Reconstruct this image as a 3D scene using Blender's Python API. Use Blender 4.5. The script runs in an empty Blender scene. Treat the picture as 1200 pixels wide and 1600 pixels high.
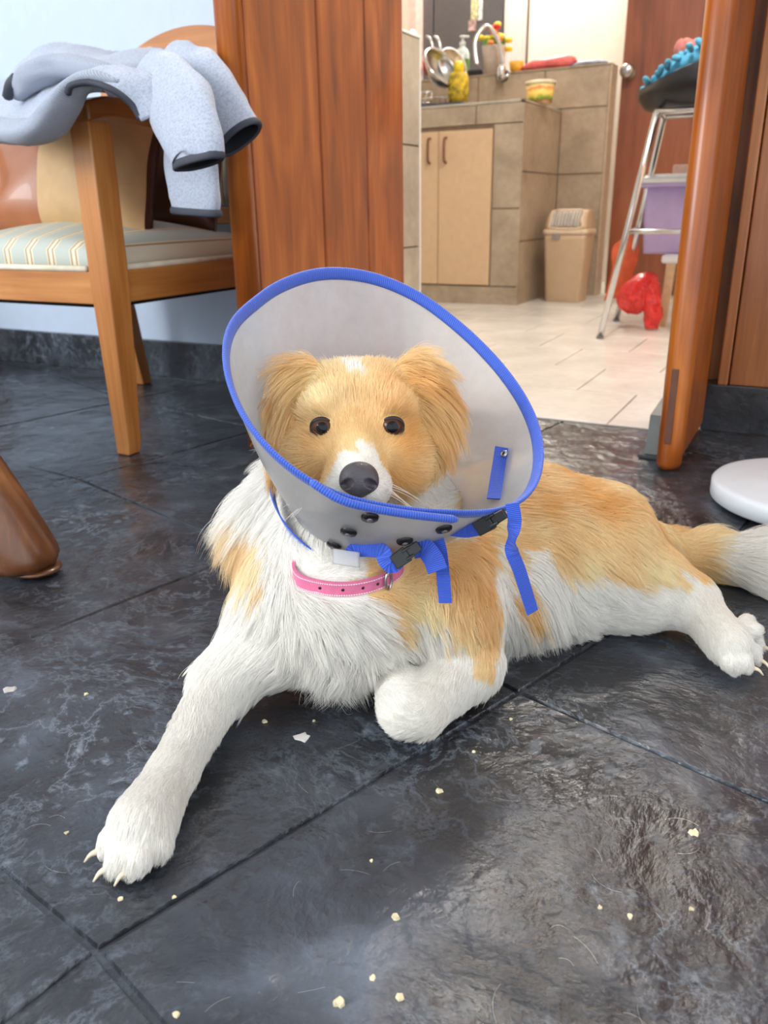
import bpy, bmesh, math, random
import numpy as np
from mathutils import Vector, Matrix
from mathutils.bvhtree import BVHTree
from mathutils.kdtree import KDTree

random.seed(4)
rng = np.random.default_rng(7)
scene = bpy.context.scene
COL = scene.collection

# ------------------------------------------------------------------ camera
FPX = 1251.5
CAM = np.array([0.0, 0.0, 0.46])
def _axes():
    d = lambda vx, vy: np.array([vx - 600, -(vy - 800), -FPX]) / np.linalg.norm([vx - 600, vy - 800, FPX])
    Y = d(1308, 313); X = -d(-1908, 370)
    X = X - Y * (X @ Y); X /= np.linalg.norm(X)
    return np.array([X, Y, np.cross(X, Y)])
RC = _axes()                                   # world = RC @ camera vector
cam_data = bpy.data.cameras.new('camera')
cam = bpy.data.objects.new('camera', cam_data); COL.objects.link(cam)
cam_data.sensor_fit = 'VERTICAL'; cam_data.sensor_height = 36.0
cam_data.lens = 36.0 * FPX / 1600.0
cam_data.clip_start = 0.02
cam.matrix_world = Matrix.Translation(CAM) @ Matrix([list(r) for r in RC]).to_4x4()
cam_data.dof.use_dof = True; cam_data.dof.focus_distance = 0.74; cam_data.dof.aperture_fstop = 9.0
scene.camera = cam

# ------------------------------------------------------------------ light
scene.view_settings.view_transform = 'Standard'
scene.view_settings.look = 'None'
scene.view_settings.exposure = 0.6
scene.view_settings.gamma = 1.0
world = bpy.data.worlds.new('world'); scene.world = world; world.use_nodes = True
bg = world.node_tree.nodes['Background']
bg.inputs[0].default_value = (0.86, 0.93, 1.0, 1); bg.inputs[1].default_value = 1.35
def area(name, loc, target, sx, sy, power, color):
    l = bpy.data.lights.new(name, 'AREA'); l.shape = 'RECTANGLE'; l.size = sx; l.size_y = sy
    l.energy = power; l.color = color
    o = bpy.data.objects.new(name, l); COL.objects.link(o); o.location = loc
    o.rotation_euler = (Vector(target) - Vector(loc)).to_track_quat('-Z', 'Y').to_euler()
    return o
area('window_light', (-2.3, -1.9, 1.85), (-0.45, 0.8, 0.2), 1.7, 1.3, 62, (0.93, 0.97, 1.0))
scene.cycles.max_bounces = 10
scene.cycles.transparent_max_bounces = 12
scene.cycles.caustics_reflective = False
scene.cycles.caustics_refractive = False
scene.cycles.sample_clamp_indirect = 6.0

# ------------------------------------------------------------------ pixel -> place helpers
def ray(px, py):
    return RC @ (np.array([px - 600, -(py - 800), -FPX]) / FPX)
def G(px, py, z=0.0):                           # where the view ray meets a height
    r = ray(px, py); return CAM + r * ((z - CAM[2]) / r[2])
def P(px, py, depth):
    return CAM + ray(px, py) * depth
def AY(px, py, Y):
    r = ray(px, py); return CAM + r * (Y / r[1])
def AX(px, py, X):
    r = ray(px, py); return CAM + r * (X / r[0])
def project(Q):
    v = (np.asarray(Q) - CAM) @ RC
    return np.stack([600 + FPX * v[..., 0] / -v[..., 2], 800 - FPX * v[..., 1] / -v[..., 2]], -1)

# ------------------------------------------------------------------ materials
def lin(c):
    return tuple(((x / 255) / 12.92 if x / 255 <= 0.04045 else ((x / 255 + 0.055) / 1.055) ** 2.4) for x in c)
class NT:
    def __init__(s, name):
        s.m = bpy.data.materials.new(name); s.m.use_nodes = True
        s.t = s.m.node_tree; s.b = s.t.nodes['Principled BSDF']; s.out = s.t.nodes['Material Output']
    def n(s, kind, **kw):
        x = s.t.nodes.new(kind)
        for k, v in kw.items():
            if k in x.inputs: x.inputs[k].default_value = v
            else: setattr(x, k, v)
        return x
    def l(s, a, b): s.t.links.new(a, b)
    def coords(s, scale=(1, 1, 1), rot=(0, 0, 0), kind='Object'):
        tc = s.n('ShaderNodeTexCoord'); mp = s.n('ShaderNodeMapping')
        mp.inputs['Scale'].default_value = scale; mp.inputs['Rotation'].default_value = rot
        s.l(tc.outputs[kind], mp.inputs['Vector']); return mp.outputs[0]
    def geo(s, scale=(1, 1, 1), rot=(0, 0, 0)):
        g = s.n('ShaderNodeNewGeometry'); mp = s.n('ShaderNodeMapping')
        mp.inputs['Scale'].default_value = scale; mp.inputs['Rotation'].default_value = rot
        s.l(g.outputs['Position'], mp.inputs['Vector']); return mp.outputs[0]
    def ramp(s, fac, stops):
        r = s.n('ShaderNodeValToRGB'); e = r.color_ramp.elements
        e[0].position = stops[0][0]; e[0].color = (*stops[0][1], 1)
        e[1].position = stops[-1][0]; e[1].color = (*stops[-1][1], 1)
        for p, c in stops[1:-1]:
            k = e.new(p); k.color = (*c, 1)
        s.l(fac, r.inputs[0]); return r.outputs[0]
    def bump(s, h, strength=0.3, dist=0.002):
        b = s.n('ShaderNodeBump', Strength=strength, Distance=dist); s.l(h, b.inputs['Height'])
        s.l(b.outputs[0], s.b.inputs['Normal']); return b
MATS = {}
def plain(name, rgb, rough=0.5, metal=0.0, noise=0.06, nscale=30.0, coat=0.0, bump=0.0, **kw):
    if name in MATS: return MATS[name]
    m = NT(name); c = lin(rgb)
    nz = m.n('ShaderNodeTexNoise', Scale=nscale, Detail=4.0)
    m.l(m.coords(), nz.inputs['Vector'])
    lo = tuple(x * (1 - noise * 2) for x in c); hi = tuple(min(1, x * (1 + noise * 2)) for x in c)
    m.l(m.ramp(nz.outputs[0], [(0.3, lo), (0.7, hi)]), m.b.inputs['Base Color'])
    m.b.inputs['Roughness'].default_value = rough; m.b.inputs['Metallic'].default_value = metal
    m.b.inputs['Coat Weight'].default_value = coat
    if bump: m.bump(nz.outputs[0], bump, 0.002)
    for k, v in kw.items(): m.b.inputs[k].default_value = v
    MATS[name] = m.m; return m.m
def wood(name, dark, mid, light, axis='z', rough=0.3, coat=0.35, gs=1.0, figure=0.5):
    if name in MATS: return MATS[name]
    m = NT(name)
    sc = {'z': (26, 26, 1.6), 'x': (1.6, 26, 26), 'y': (26, 1.6, 26)}[axis]
    v = m.geo(tuple(s * gs for s in sc))
    n1 = m.n('ShaderNodeTexNoise', Scale=1.0, Detail=7.0, Roughness=0.62, Distortion=0.6); m.l(v, n1.inputs['Vector'])
    sc2 = {'z': (190, 190, 7), 'x': (7, 190, 190), 'y': (190, 7, 190)}[axis]
    n2 = m.n('ShaderNodeTexNoise', Scale=1.0, Detail=3.0); m.l(m.geo(tuple(s * gs for s in sc2)), n2.inputs['Vector'])
    sc3 = {'z': (9, 9, 2.2), 'x': (2.2, 9, 9), 'y': (9, 2.2, 9)}[axis]
    n3 = m.n('ShaderNodeTexNoise', Scale=1.0, Detail=2.0, Distortion=1.5); m.l(m.geo(sc3), n3.inputs['Vector'])
    mx = m.n('ShaderNodeMix', data_type='FLOAT'); mx.inputs[0].default_value = 0.3
    m.l(n1.outputs[0], mx.inputs[2]); m.l(n2.outputs[0], mx.inputs[3])
    mx2 = m.n('ShaderNodeMix', data_type='FLOAT'); mx2.inputs[0].default_value = figure
    m.l(mx.outputs[0], mx2.inputs[2]); m.l(n3.outputs[0], mx2.inputs[3])
    m.l(m.ramp(mx2.outputs[0], [(0.32, lin(dark)), (0.5, lin(mid)), (0.68, lin(light))]), m.b.inputs['Base Color'])
    m.b.inputs['Roughness'].default_value = rough; m.b.inputs['Coat Weight'].default_value = coat
    m.b.inputs['Coat Roughness'].default_value = 0.12
    m.bump(n2.outputs[0], 0.12, 0.001)
    MATS[name] = m.m; return m.m
def slate(name, rough=(0.07, 0.26), bump=1.0):
    if name in MATS: return MATS[name]
    m = NT(name); v = m.geo()
    warp = m.n('ShaderNodeTexNoise', Scale=3.5, Detail=3.0); m.l(v, warp.inputs['Vector'])
    add = m.n('ShaderNodeVectorMath', operation='MULTIPLY_ADD'); add.inputs[1].default_value = (0.13, 0.13, 0.13)
    m.l(warp.outputs[1], add.inputs[0]); m.l(v, add.inputs[2])
    big = m.n('ShaderNodeTexNoise', Scale=7.0, Detail=6.0, Roughness=0.55); m.l(add.outputs[0], big.inputs['Vector'])
    fine = m.n('ShaderNodeTexNoise', Scale=46.0, Detail=7.0, Roughness=0.66); m.l(add.outputs[0], fine.inputs['Vector'])
    rid = m.n('ShaderNodeTexNoise', Scale=13.0, Detail=9.0, Roughness=0.66, Distortion=0.25); m.l(add.outputs[0], rid.inputs['Vector'])
    sub = m.n('ShaderNodeMath', operation='SUBTRACT'); m.l(rid.outputs[0], sub.inputs[0]); sub.inputs[1].default_value = 0.5
    ab = m.n('ShaderNodeMath', operation='ABSOLUTE'); m.l(sub.outputs[0], ab.inputs[0])
    vein = m.ramp(ab.outputs[0], [(0.0, (1, 1, 1)), (0.012, (0.25, 0.25, 0.25)), (0.04, (0, 0, 0))])
    basec = m.ramp(big.outputs[0], [(0.28, lin((24, 24, 27))), (0.5, lin((44, 46, 51))), (0.62, lin((62, 66, 73))), (0.78, lin((92, 100, 112)))])
    # chalky wear in the small hollows
    wearmask = m.n('ShaderNodeMath', operation='MULTIPLY')
    wm = m.ramp(fine.outputs[0], [(0.56, (0, 0, 0)), (0.74, (1, 1, 1))])
    patch = m.n('ShaderNodeTexNoise', Scale=4.2, Detail=3.0); m.l(v, patch.inputs['Vector'])
    pm = m.ramp(patch.outputs[0], [(0.42, (0.05, 0.05, 0.05)), (0.66, (1, 1, 1))])
    m.l(wm, wearmask.inputs[0]); m.l(pm, wearmask.inputs[1])
    c1 = m.n('ShaderNodeMix', data_type='RGBA'); m.l(wearmask.outputs[0], c1.inputs[0]); m.l(basec, c1.inputs[6]); c1.inputs[7].default_value = (*lin((128, 138, 150)), 1)
    vm = m.n('ShaderNodeMath', operation='MULTIPLY'); m.l(vein, vm.inputs[0]); m.l(pm, vm.inputs[1])
    c2 = m.n('ShaderNodeMix', data_type='RGBA'); m.l(vm.outputs[0], c2.inputs[0]); m.l(c1.outputs[2], c2.inputs[6]); c2.inputs[7].default_value = (*lin((104, 112, 122)), 1)
    m.l(c2.outputs[2], m.b.inputs['Base Color'])
    rr = m.n('ShaderNodeMapRange'); m.l(fine.outputs[0], rr.inputs[0]); rr.inputs[1].default_value = 0.3; rr.inputs[2].default_value = 0.75
    rr.inputs[3].default_value = rough[0]; rr.inputs[4].default_value = rough[1]; m.l(rr.outputs[0], m.b.inputs['Roughness'])
    h = m.n('ShaderNodeMath', operation='MULTIPLY_ADD'); m.l(big.outputs[0], h.inputs[0]); h.inputs[1].default_value = 2.2
    rm = m.n('ShaderNodeMath', operation='MULTIPLY_ADD'); m.l(rid.outputs[0], rm.inputs[0]); rm.inputs[1].default_value = 0.55
    fm = m.n('ShaderNodeMath', operation='MULTIPLY'); m.l(fine.outputs[0], fm.inputs[0]); fm.inputs[1].default_value = 0.07
    m.l(fm.outputs[0], rm.inputs[2]); m.l(rm.outputs[0], h.inputs[2])
    m.bump(h.outputs[0], bump, 0.0075)
    m.b.inputs['Specular IOR Level'].default_value = 0.75
    MATS[name] = m.m; return m.m
def stone(name, a, b, rough=0.45):
    if name in MATS: return MATS[name]
    m = NT(name); v = m.geo()
    n1 = m.n('ShaderNodeTexNoise', Scale=5.0, Detail=7.0, Roughness=0.6, Distortion=0.5); m.l(v, n1.inputs['Vector'])
    n2 = m.n('ShaderNodeTexNoise', Scale=40.0, Detail=4.0); m.l(v, n2.inputs['Vector'])
    mx = m.n('ShaderNodeMix', data_type='FLOAT'); mx.inputs[0].default_value = 0.25; m.l(n1.outputs[0], mx.inputs[2]); m.l(n2.outputs[0], mx.inputs[3])
    m.l(m.ramp(mx.outputs[0], [(0.33, lin(a)), (0.66, lin(b))]), m.b.inputs['Base Color'])
    m.b.inputs['Roughness'].default_value = rough; m.bump(n2.outputs[0], 0.08, 0.001)
    MATS[name] = m.m; return m.m
def stripes(name, cols, per, axis=0):
    if name in MATS: return MATS[name]
    m = NT(name); v = m.coords()
    sp = m.n('ShaderNodeSeparateXYZ'); m.l(v, sp.inputs[0])
    mul = m.n('ShaderNodeMath', operation='MULTIPLY'); m.l(sp.outputs[axis], mul.inputs[0]); mul.inputs[1].default_value = 1.0 / per
    fr = m.n('ShaderNodeMath', operation='FRACT'); m.l(mul.outputs[0], fr.inputs[0])
    r = m.n('ShaderNodeValToRGB'); r.color_ramp.interpolation = 'CONSTANT'; e = r.color_ramp.elements
    e[0].position = 0; e[0].color = (*lin(cols[0][1]), 1); e[1].position = cols[1][0]; e[1].color = (*lin(cols[1][1]), 1)
    for p, c in cols[2:]:
        k = e.new(p); k.color = (*lin(c), 1)
    m.l(fr.outputs[0], r.inputs[0]); m.l(r.outputs[0], m.b.inputs['Base Color'])
    n2 = m.n('ShaderNodeTexNoise', Scale=600.0); m.l(v, n2.inputs['Vector']); m.bump(n2.outputs[0], 0.15, 0.001)
    m.b.inputs['Roughness'].default_value = 0.8
    MATS[name] = m.m; return m.m
def ribbed(name, rgb, per, axis=None, rough=0.6, depth=0.0006):
    """woven webbing: fine ribs across"""
    if name in MATS: return MATS[name]
    m = NT(name)
    uv = m.n('ShaderNodeUVMap'); uv.uv_map = 'UVMap'
    w = m.n('ShaderNodeTexWave', Scale=0.314 / per, Distortion=0.2); w.bands_direction = 'X'
    m.l(uv.outputs[0], w.inputs['Vector'])
    c = lin(rgb)
    m.l(m.ramp(w.outputs[0], [(0.1, tuple(x * 0.6 for x in c)), (0.7, tuple(min(1, x * 1.15) for x in c))]), m.b.inputs['Base Color'])
    m.b.inputs['Roughness'].default_value = rough; m.b.inputs['Sheen Weight'].default_value = 0.3
    m.bump(w.outputs[0], 0.5, depth)
    MATS[name] = m.m; return m.m

# ------------------------------------------------------------------ object helpers
def link(name, me, mat, parent=None, smooth=False):
    o = bpy.data.objects.new(name, me); COL.objects.link(o)
    if mat is not None: me.materials.append(mat)
    if smooth:
        me.polygons.foreach_set('use_smooth', [True] * len(me.polygons))
    if parent is not None: o.parent = parent
    return o
def tag(o, label, cat, group=None):
    o['label'] = label; o['category'] = cat
    if group: o['group'] = group
    return o
def thing(name, loc, label, cat, group=None):
    o = bpy.data.objects.new(name, None); COL.objects.link(o); o.location = loc; o.empty_display_size = 0.05
    return tag(o, label, cat, group)
def structure(o): o['kind'] = 'structure'; return o
def rel(o, parent):
    """parent keeping the world coordinates the mesh was built in"""
    o.parent = parent; o.matrix_parent_inverse = Matrix.Translation(parent.location).inverted() if parent.type == 'EMPTY' else Matrix()
    return o
def box_me(x0, x1, y0, y1, z0, z1, bev=0.0, seg=2):
    bm = bmesh.new(); bmesh.ops.create_cube(bm, size=1)
    for v in bm.verts:
        v.co = Vector((x0 + (v.co.x + .5) * (x1 - x0), y0 + (v.co.y + .5) * (y1 - y0), z0 + (v.co.z + .5) * (z1 - z0)))
    if bev: bmesh.ops.bevel(bm, geom=bm.edges[:], offset=bev, segments=seg, affect='EDGES', profile=0.5)
    me = bpy.data.meshes.new('m'); bm.to_mesh(me); bm.free(); return me
def box(name, x0, x1, y0, y1, z0, z1, mat, parent=None, bev=0.0, seg=2):
    o = link(name, box_me(x0, x1, y0, y1, z0, z1, bev, seg), mat)
    if parent is not None: rel(o, parent)
    return o
def pydata(name, V, F, mat, parent=None, smooth=True):
    me = bpy.data.meshes.new(name); me.from_pydata([tuple(map(float, v)) for v in V], [], [tuple(map(int, q)) for q in F]); me.update()
    bm = bmesh.new(); bm.from_mesh(me); bmesh.ops.recalc_face_normals(bm, faces=bm.faces[:]); bm.to_mesh(me); bm.free()
    o = link(name, me, mat, None, smooth)
    if parent is not None: rel(o, parent)
    return o
def loft(name, rings, mat, parent=None, cap=True, smooth=True, closed=True, loop=False, uv=False):
    rings = [np.asarray(r, float) for r in rings]; n = len(rings[0]); V = np.concatenate(rings); F = []
    m = len(rings)
    for i in range(m if loop else m - 1):
        a, b = i * n, ((i + 1) % m) * n
        for j in range(n if closed else n - 1):
            k = (j + 1) % n; F.append((a + j, a + k, b + k, b + j))
    if cap and not loop:
        F.append(tuple(range(n))[::-1]); F.append(tuple(range((m - 1) * n, m * n)))
    o = pydata(name, V, F, mat, parent, smooth)
    if uv:
        me = o.data; L = np.zeros(m)
        cs = np.array([r.mean(0) for r in rings]); L[1:] = np.cumsum(np.linalg.norm(np.diff(cs, axis=0), axis=1))
        uvl = me.uv_layers.new(name='UVMap')
        tot = L[-1] + (np.linalg.norm(cs[-1] - cs[0]) if loop else 0)
        for p in me.polygons:
            rs = [me.loops[li].vertex_index // n for li in p.loop_indices]
            wrap = loop and max(rs) == m - 1 and min(rs) == 0
            for li in p.loop_indices:
                vi = me.loops[li].vertex_index; r_ = vi // n
                u = tot if (wrap and r_ == 0) else L[r_]
                uvl.data[li].uv = (u, (vi % n) / n)
    return o
def spline(pts, n):
    """Catmull-Rom through pts"""
    p = np.asarray(pts, float); m = len(p); pp = np.vstack([2 * p[0] - p[1], p, 2 * p[-1] - p[-2]])
    out = []
    for t in np.linspace(0, m - 1, n):
        i = min(int(t), m - 2); s = t - i; a, b, c, d = pp[i], pp[i + 1], pp[i + 2], pp[i + 3]
        out.append(0.5 * (2 * b + (c - a) * s + (2 * a - 5 * b + 4 * c - d) * s * s + (3 * b - a - 3 * c + d) * s ** 3))
    return np.array(out)
def frames(path, up=(0, 0, 1), loop=False):
    p = np.asarray(path, float)
    if loop: T = np.roll(p, -1, 0) - np.roll(p, 1, 0)
    else: T = np.gradient(p, axis=0)
    T /= np.linalg.norm(T, axis=1)[:, None] + 1e-12
    N = []; prev = np.asarray(up, float)
    for t in T:
        q = prev - t * (prev @ t); q /= np.linalg.norm(q) + 1e-12; N.append(q); prev = q
    N = np.array(N); return T, N, np.cross(T, N)
def tube(name, path, rad, mat, parent=None, seg=10, loop=False, up=(0, 0, 1), cap=True, uv=False):
    path = np.asarray(path, float); r = np.broadcast_to(np.asarray(rad, float), (len(path),))
    T, N, B = frames(path, up, loop); a = np.linspace(0, 2 * np.pi, seg, endpoint=False)
    rings = [path[i] + r[i] * (np.cos(a)[:, None] * N[i] + np.sin(a)[:, None] * B[i]) for i in range(len(path))]
    return loft(name, rings, mat, parent, cap, True, True, loop, uv)
def strap(name, path, width_dirs, w, th, mat, parent=None):
    """flat webbing strip along path; width_dirs = direction of the width at each point"""
    path = np.asarray(path, float); wd = np.asarray(width_dirs, float)
    if wd.ndim == 1: wd = np.tile(wd, (len(path), 1))
    T = np.gradient(path, axis=0); T /= np.linalg.norm(T, axis=1)[:, None]
    wd = wd - T * (wd * T).sum(1)[:, None]; wd /= np.linalg.norm(wd, axis=1)[:, None]
    nn = np.cross(T, wd)
    rings = [np.array([path[i] + sx * wd[i] * w / 2 + sy * nn[i] * th / 2 for sx, sy in ((-1, -1), (1, -1), (1, 1), (-1, 1))]) for i in range(len(path))]
    o = loft(name, rings, mat, parent, uv=True, smooth=False); return o
def lathe(name, prof, mat, parent=None, seg=32, center=(0, 0, 0), axis=None, caps=False):
    a = np.linspace(0, 2 * np.pi, seg, endpoint=False); c = np.asarray(center, float)
    if axis is None: ex, ey, ez = np.eye(3)
    else:
        ez = np.asarray(axis, float); ez /= np.linalg.norm(ez); h = np.array([1, 0, 0]) if abs(ez[0]) < .9 else np.array([0, 1, 0])
        ex = np.cross(h, ez); ex /= np.linalg.norm(ex); ey = np.cross(ez, ex)
    rings = [c + r * (np.cos(a)[:, None] * ex + np.sin(a)[:, None] * ey) + z * ez for r, z in prof]
    return loft(name, rings, mat, parent, cap=caps)
def ellipsoid(name, c, rad, mat, parent=None, axes=None, u=20, v=12):
    A = np.eye(3) if axes is None else np.asarray(axes, float)
    V = [np.asarray(c) + np.array([0, 0, rad[2]]) @ A]; F = []
    for i in range(1, v):
        t = math.pi * i / v
        for j in range(u):
            p = 2 * math.pi * j / u
            V.append(np.asarray(c) + np.array([rad[0] * math.sin(t) * math.cos(p), rad[1] * math.sin(t) * math.sin(p), rad[2] * math.cos(t)]) @ A)
    V.append(np.asarray(c) - np.array([0, 0, rad[2]]) @ A); e = len(V) - 1
    for j in range(u):
        k = (j + 1) % u; F.append((0, 1 + j, 1 + k)); F.append((e, 1 + (v - 2) * u + k, 1 + (v - 2) * u + j))
        for i in range(v - 2): F.append((1 + i * u + j, 1 + (i + 1) * u + j, 1 + (i + 1) * u + k, 1 + i * u + k))
    return pydata(name, V, F, mat, parent)
def surf(ctrl, nu, nv):
    c = np.asarray(ctrl, float)
    a = np.array([spline(row, nv) for row in c]); return np.array([spline(a[:, j], nu) for j in range(nv)]).transpose(1, 0, 2)
def snoise(Q, freq, seed=0, octs=3):
    """cheap smooth vector noise"""
    r = np.random.default_rng(seed); Q = np.asarray(Q, float); out = np.zeros(Q.shape[:-1]); amp = 1.0
    for o in range(octs):
        for k in range(4):
            d = r.normal(size=3); d /= np.linalg.norm(d)
            out = out + amp * np.sin((Q @ d) * freq * (0.7 + 0.6 * r.random()) + r.random() * 6.28) * 0.5
        freq *= 2.1; amp *= 0.5
    return out
def sheet(name, ctrl, mat, parent, th=0.006, nu=40, nv=40, fold=0.0, ffreq=40, seed=0):
    S = surf(ctrl, nu, nv)
    du = np.gradient(S, axis=0); dv = np.gradient(S, axis=1); N = np.cross(du, dv); N /= np.linalg.norm(N, axis=2)[..., None] + 1e-12
    if fold: S = S + N * (snoise(S, ffreq, seed) * fold)[..., None]
    A = S + N * th / 2; B = S - N * th / 2
    V = np.concatenate([A.reshape(-1, 3), B.reshape(-1, 3)]); o = nu * nv; F = []
    for i in range(nu - 1):
        for j in range(nv - 1):
            a, b, c, d = i * nv + j, i * nv + j + 1, (i + 1) * nv + j + 1, (i + 1) * nv + j
            F.append((a, b, c, d)); F.append((o + d, o + c, o + b, o + a))
    edge = [i * nv for i in range(nu)] + [(nu - 1) * nv + j for j in range(1, nv)] + [i * nv + nv - 1 for i in range(nu - 2, -1, -1)] + [j for j in range(nv - 2, 0, -1)]
    for k in range(len(edge)):
        a, b = edge[k], edge[(k + 1) % len(edge)]; F.append((a, b, o + b, o + a))
    return pydata(name, V, F, mat, parent)

# colours and materials shared below
M_DOOR = wood('door_wood', (94, 42, 8), (158, 80, 20), (196, 114, 40), 'z', 0.34, 0.16)
M_PANEL = wood('panel_wood', (110, 60, 28), (168, 102, 54), (200, 134, 80), 'z', 0.4, 0.25)
M_CHAIR = wood('chair_wood', (158, 92, 40), (190, 122, 60), (214, 150, 84), 'z', 0.35, 0.3, 0.8, 0.3)
M_CHAIRY = wood('chair_wood_side', (158, 92, 40), (190, 122, 60), (214, 150, 84), 'y', 0.35, 0.3, 0.8, 0.3)
M_CHAIRX = wood('chair_wood_front', (158, 92, 40), (190, 122, 60), (214, 150, 84), 'x', 0.35, 0.3, 0.8, 0.3)
M_TABLE = wood('table_wood', (62, 32, 14), (108, 62, 28), (150, 98, 50), 'z', 0.35, 0.35, 0.7)
M_RED = wood('red_door_wood', (104, 52, 26), (136, 74, 42), (156, 92, 58), 'z', 0.4, 0.2, 0.6, 0.3)
M_SLATE = slate('slate_floor')
M_SLATEB = slate('slate_base', (0.2, 0.5), 0.3)
M_MORTAR = plain('mortar', (92, 98, 104), 0.75, noise=0.3, nscale=60, bump=0.6)
M_WALL = plain('white_plaster', (196, 209, 226), 0.6, noise=0.01)
M_CREAM = plain('cream_plaster', (250, 240, 224), 0.7, noise=0.01)
M_CEIL = plain('ceiling_white', (240, 240, 238), 0.8, noise=0.01)
M_TILE = stone('counter_stone', (150, 132, 110), (186, 168, 144))
M_TILE2 = stone('grey_stone', (160, 152, 136), (198, 190, 172))
M_GROUT = plain('grout', (120, 100, 80), 0.8)
M_FTILE = stone('floor_tile', (206, 202, 192), (232, 228, 220), 0.25)
M_FGROUT = plain('floor_grout', (150, 140, 128), 0.8)
M_LAM = plain('beige_laminate', (212, 180, 142), 0.45, noise=0.02)
M_CHROME = plain('chrome', (205, 205, 205), 0.12, 1.0, noise=0.02)
M_STEEL = plain('steel', (178, 176, 172), 0.25, 1.0, noise=0.03)
M_BLACK = plain('black_plastic', (22, 22, 24), 0.35, noise=0.03)
M_WHITE = plain('white_plastic', (236, 240, 242), 0.3, noise=0.01)

# ------------------------------------------------------------------ main room
WY = 1.82                                       # plane of the far wall
floor = structure(link('floor', box_me(-3.2, 1.9, -2.4, WY, -0.06, -0.0035), M_SLATEB))
# irregular slate slabs
ang = math.radians(-15); ca, sa = math.cos(ang), math.sin(ang)
NX, NYs, PX, PY = 13, 12, 0.52, 0.46
jit = {}
def corner(i, j):
    if (i, j) not in jit: jit[(i, j)] = (random.uniform(-.05, .05), random.uniform(-.05, .05))
    a, b = jit[(i, j)]
    u = (i - 6.5) * PX + a + 0.30; v = (j - 6.5) * PY + b + 0.05
    return np.array([u * ca - v * sa - 0.32, u * sa + v * ca + 0.42])
def clip_poly(poly, nx, ny, c):
    out = []
    for k in range(len(poly)):
        a, b = poly[k], poly[(k + 1) % len(poly)]; da, db = nx * a[0] + ny * a[1] - c, nx * b[0] + ny * b[1] - c
        if da <= 0: out.append(a)
        if da * db < 0: out.append(a + (b - a) * (da / (da - db)))
    return out
def slab(poly, inset, parent, mat, name, zt, zb=-0.03):
    q = np.array(poly); c = q.mean(0)
    n = len(q); ins = []
    area2 = sum(q[k][0] * q[(k + 1) % n][1] - q[(k + 1) % n][0] * q[k][1] for k in range(n))
    if area2 < 0: q = q[::-1]
    for k in range(n):
        e1 = q[k] - q[k - 1]; e2 = q[(k + 1) % n] - q[k]
        l1, l2 = np.linalg.norm(e1), np.linalg.norm(e2)
        if l1 < 1e-3 or l2 < 1e-3: return None
        n1 = np.array([-e1[1], e1[0]]) / l1; n2 = np.array([-e2[1], e2[0]]) / l2
        b = n1 + n2; b = b / max(0.3, (b @ b) / 2); ins.append(q[k] + b * inset)
    ins = np.array(ins); c = ins.mean(0); b2 = c + (ins - c) * 0.994
    V = [(*p, zb) for p in ins] + [(*p, zt - 0.003) for p in ins] + [(*p, zt) for p in b2]
    F = [tuple(range(n))[::-1], tuple(range(2 * n, 3 * n))]
    for r in (0, n):
        for k in range(n): F.append((r + k, r + (k + 1) % n, r + n + (k + 1) % n, r + n + k))
    return pydata(name, V, F, mat, parent, smooth=False)
for i in range(NX):
    for j in range(NYs):
        poly = [corner(i, j), corner(i + 1, j), corner(i + 1, j + 1), corner(i, j + 1)]
        for nx, ny, c in ((1, 0, 1.9), (-1, 0, 3.2), (0, 1, WY - 0.001), (0, -1, 2.4)):
            if len(poly) > 2: poly = clip_poly(poly, nx, ny, c)
        if len(poly) < 3: continue
        slab(poly, 0.0022, floor, M_SLATE, 'slate_slab', random.uniform(-0.0012, 0.0))

wall_back = structure(box('wall_back', -3.2, -0.99, WY, WY + 0.1, 0, 2.6, M_WALL))
structure(box('wall_left', -3.3, -3.2, -2.4, 1.9, 0, 0.9, M_WALL))
structure(box('wall_lintel', -0.99, -0.17, WY, WY + 0.1, 2.12, 2.6, M_WALL))
structure(box('ceiling', -3.3, 1.9, -2.4, 1.92, 2.6, 2.68, M_CEIL))
structure(box('baseboard_left', -3.2, -0.99, WY - 0.018, WY, 0, 0.105, M_SLATEB, bev=0.002))
wr = structure(box('wall_right', -0.19, 1.9, WY + 0.05, WY + 0.1, 0, 2.6, M_PANEL))
structure(box('baseboard_right', -0.188, 1.9, WY - 0.012, WY + 0.05, 0, 0.1, M_SLATEB, bev=0.002))
x = -0.166; widths = [0.022, 0.105, 0.11, 0.115, 0.11] + [0.11] * 15
for k, w in enumerate(widths):
    box('wood_plank', x + 0.0012, x + w - 0.0012, WY - (0.012 if k == 0 else 0.004), WY + 0.05, 0.1, 2.6, M_PANEL, wr, bev=0.0025)
    x += w
# door frame casing at both sides of the opening
t = structure(box('trim_1', -0.235, -0.19, WY - 0.03, WY + 0.1, 0, 2.16, M_DOOR, bev=0.006))
t = structure(box('trim_2', -0.99, -0.955, WY - 0.03, WY + 0.1, 0, 2.16, M_DOOR, bev=0.006))
t = structure(box('trim_3', -0.99, -0.19, WY - 0.02, WY + 0.1, 2.08, 2.16, M_DOOR, bev=0.006))

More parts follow.
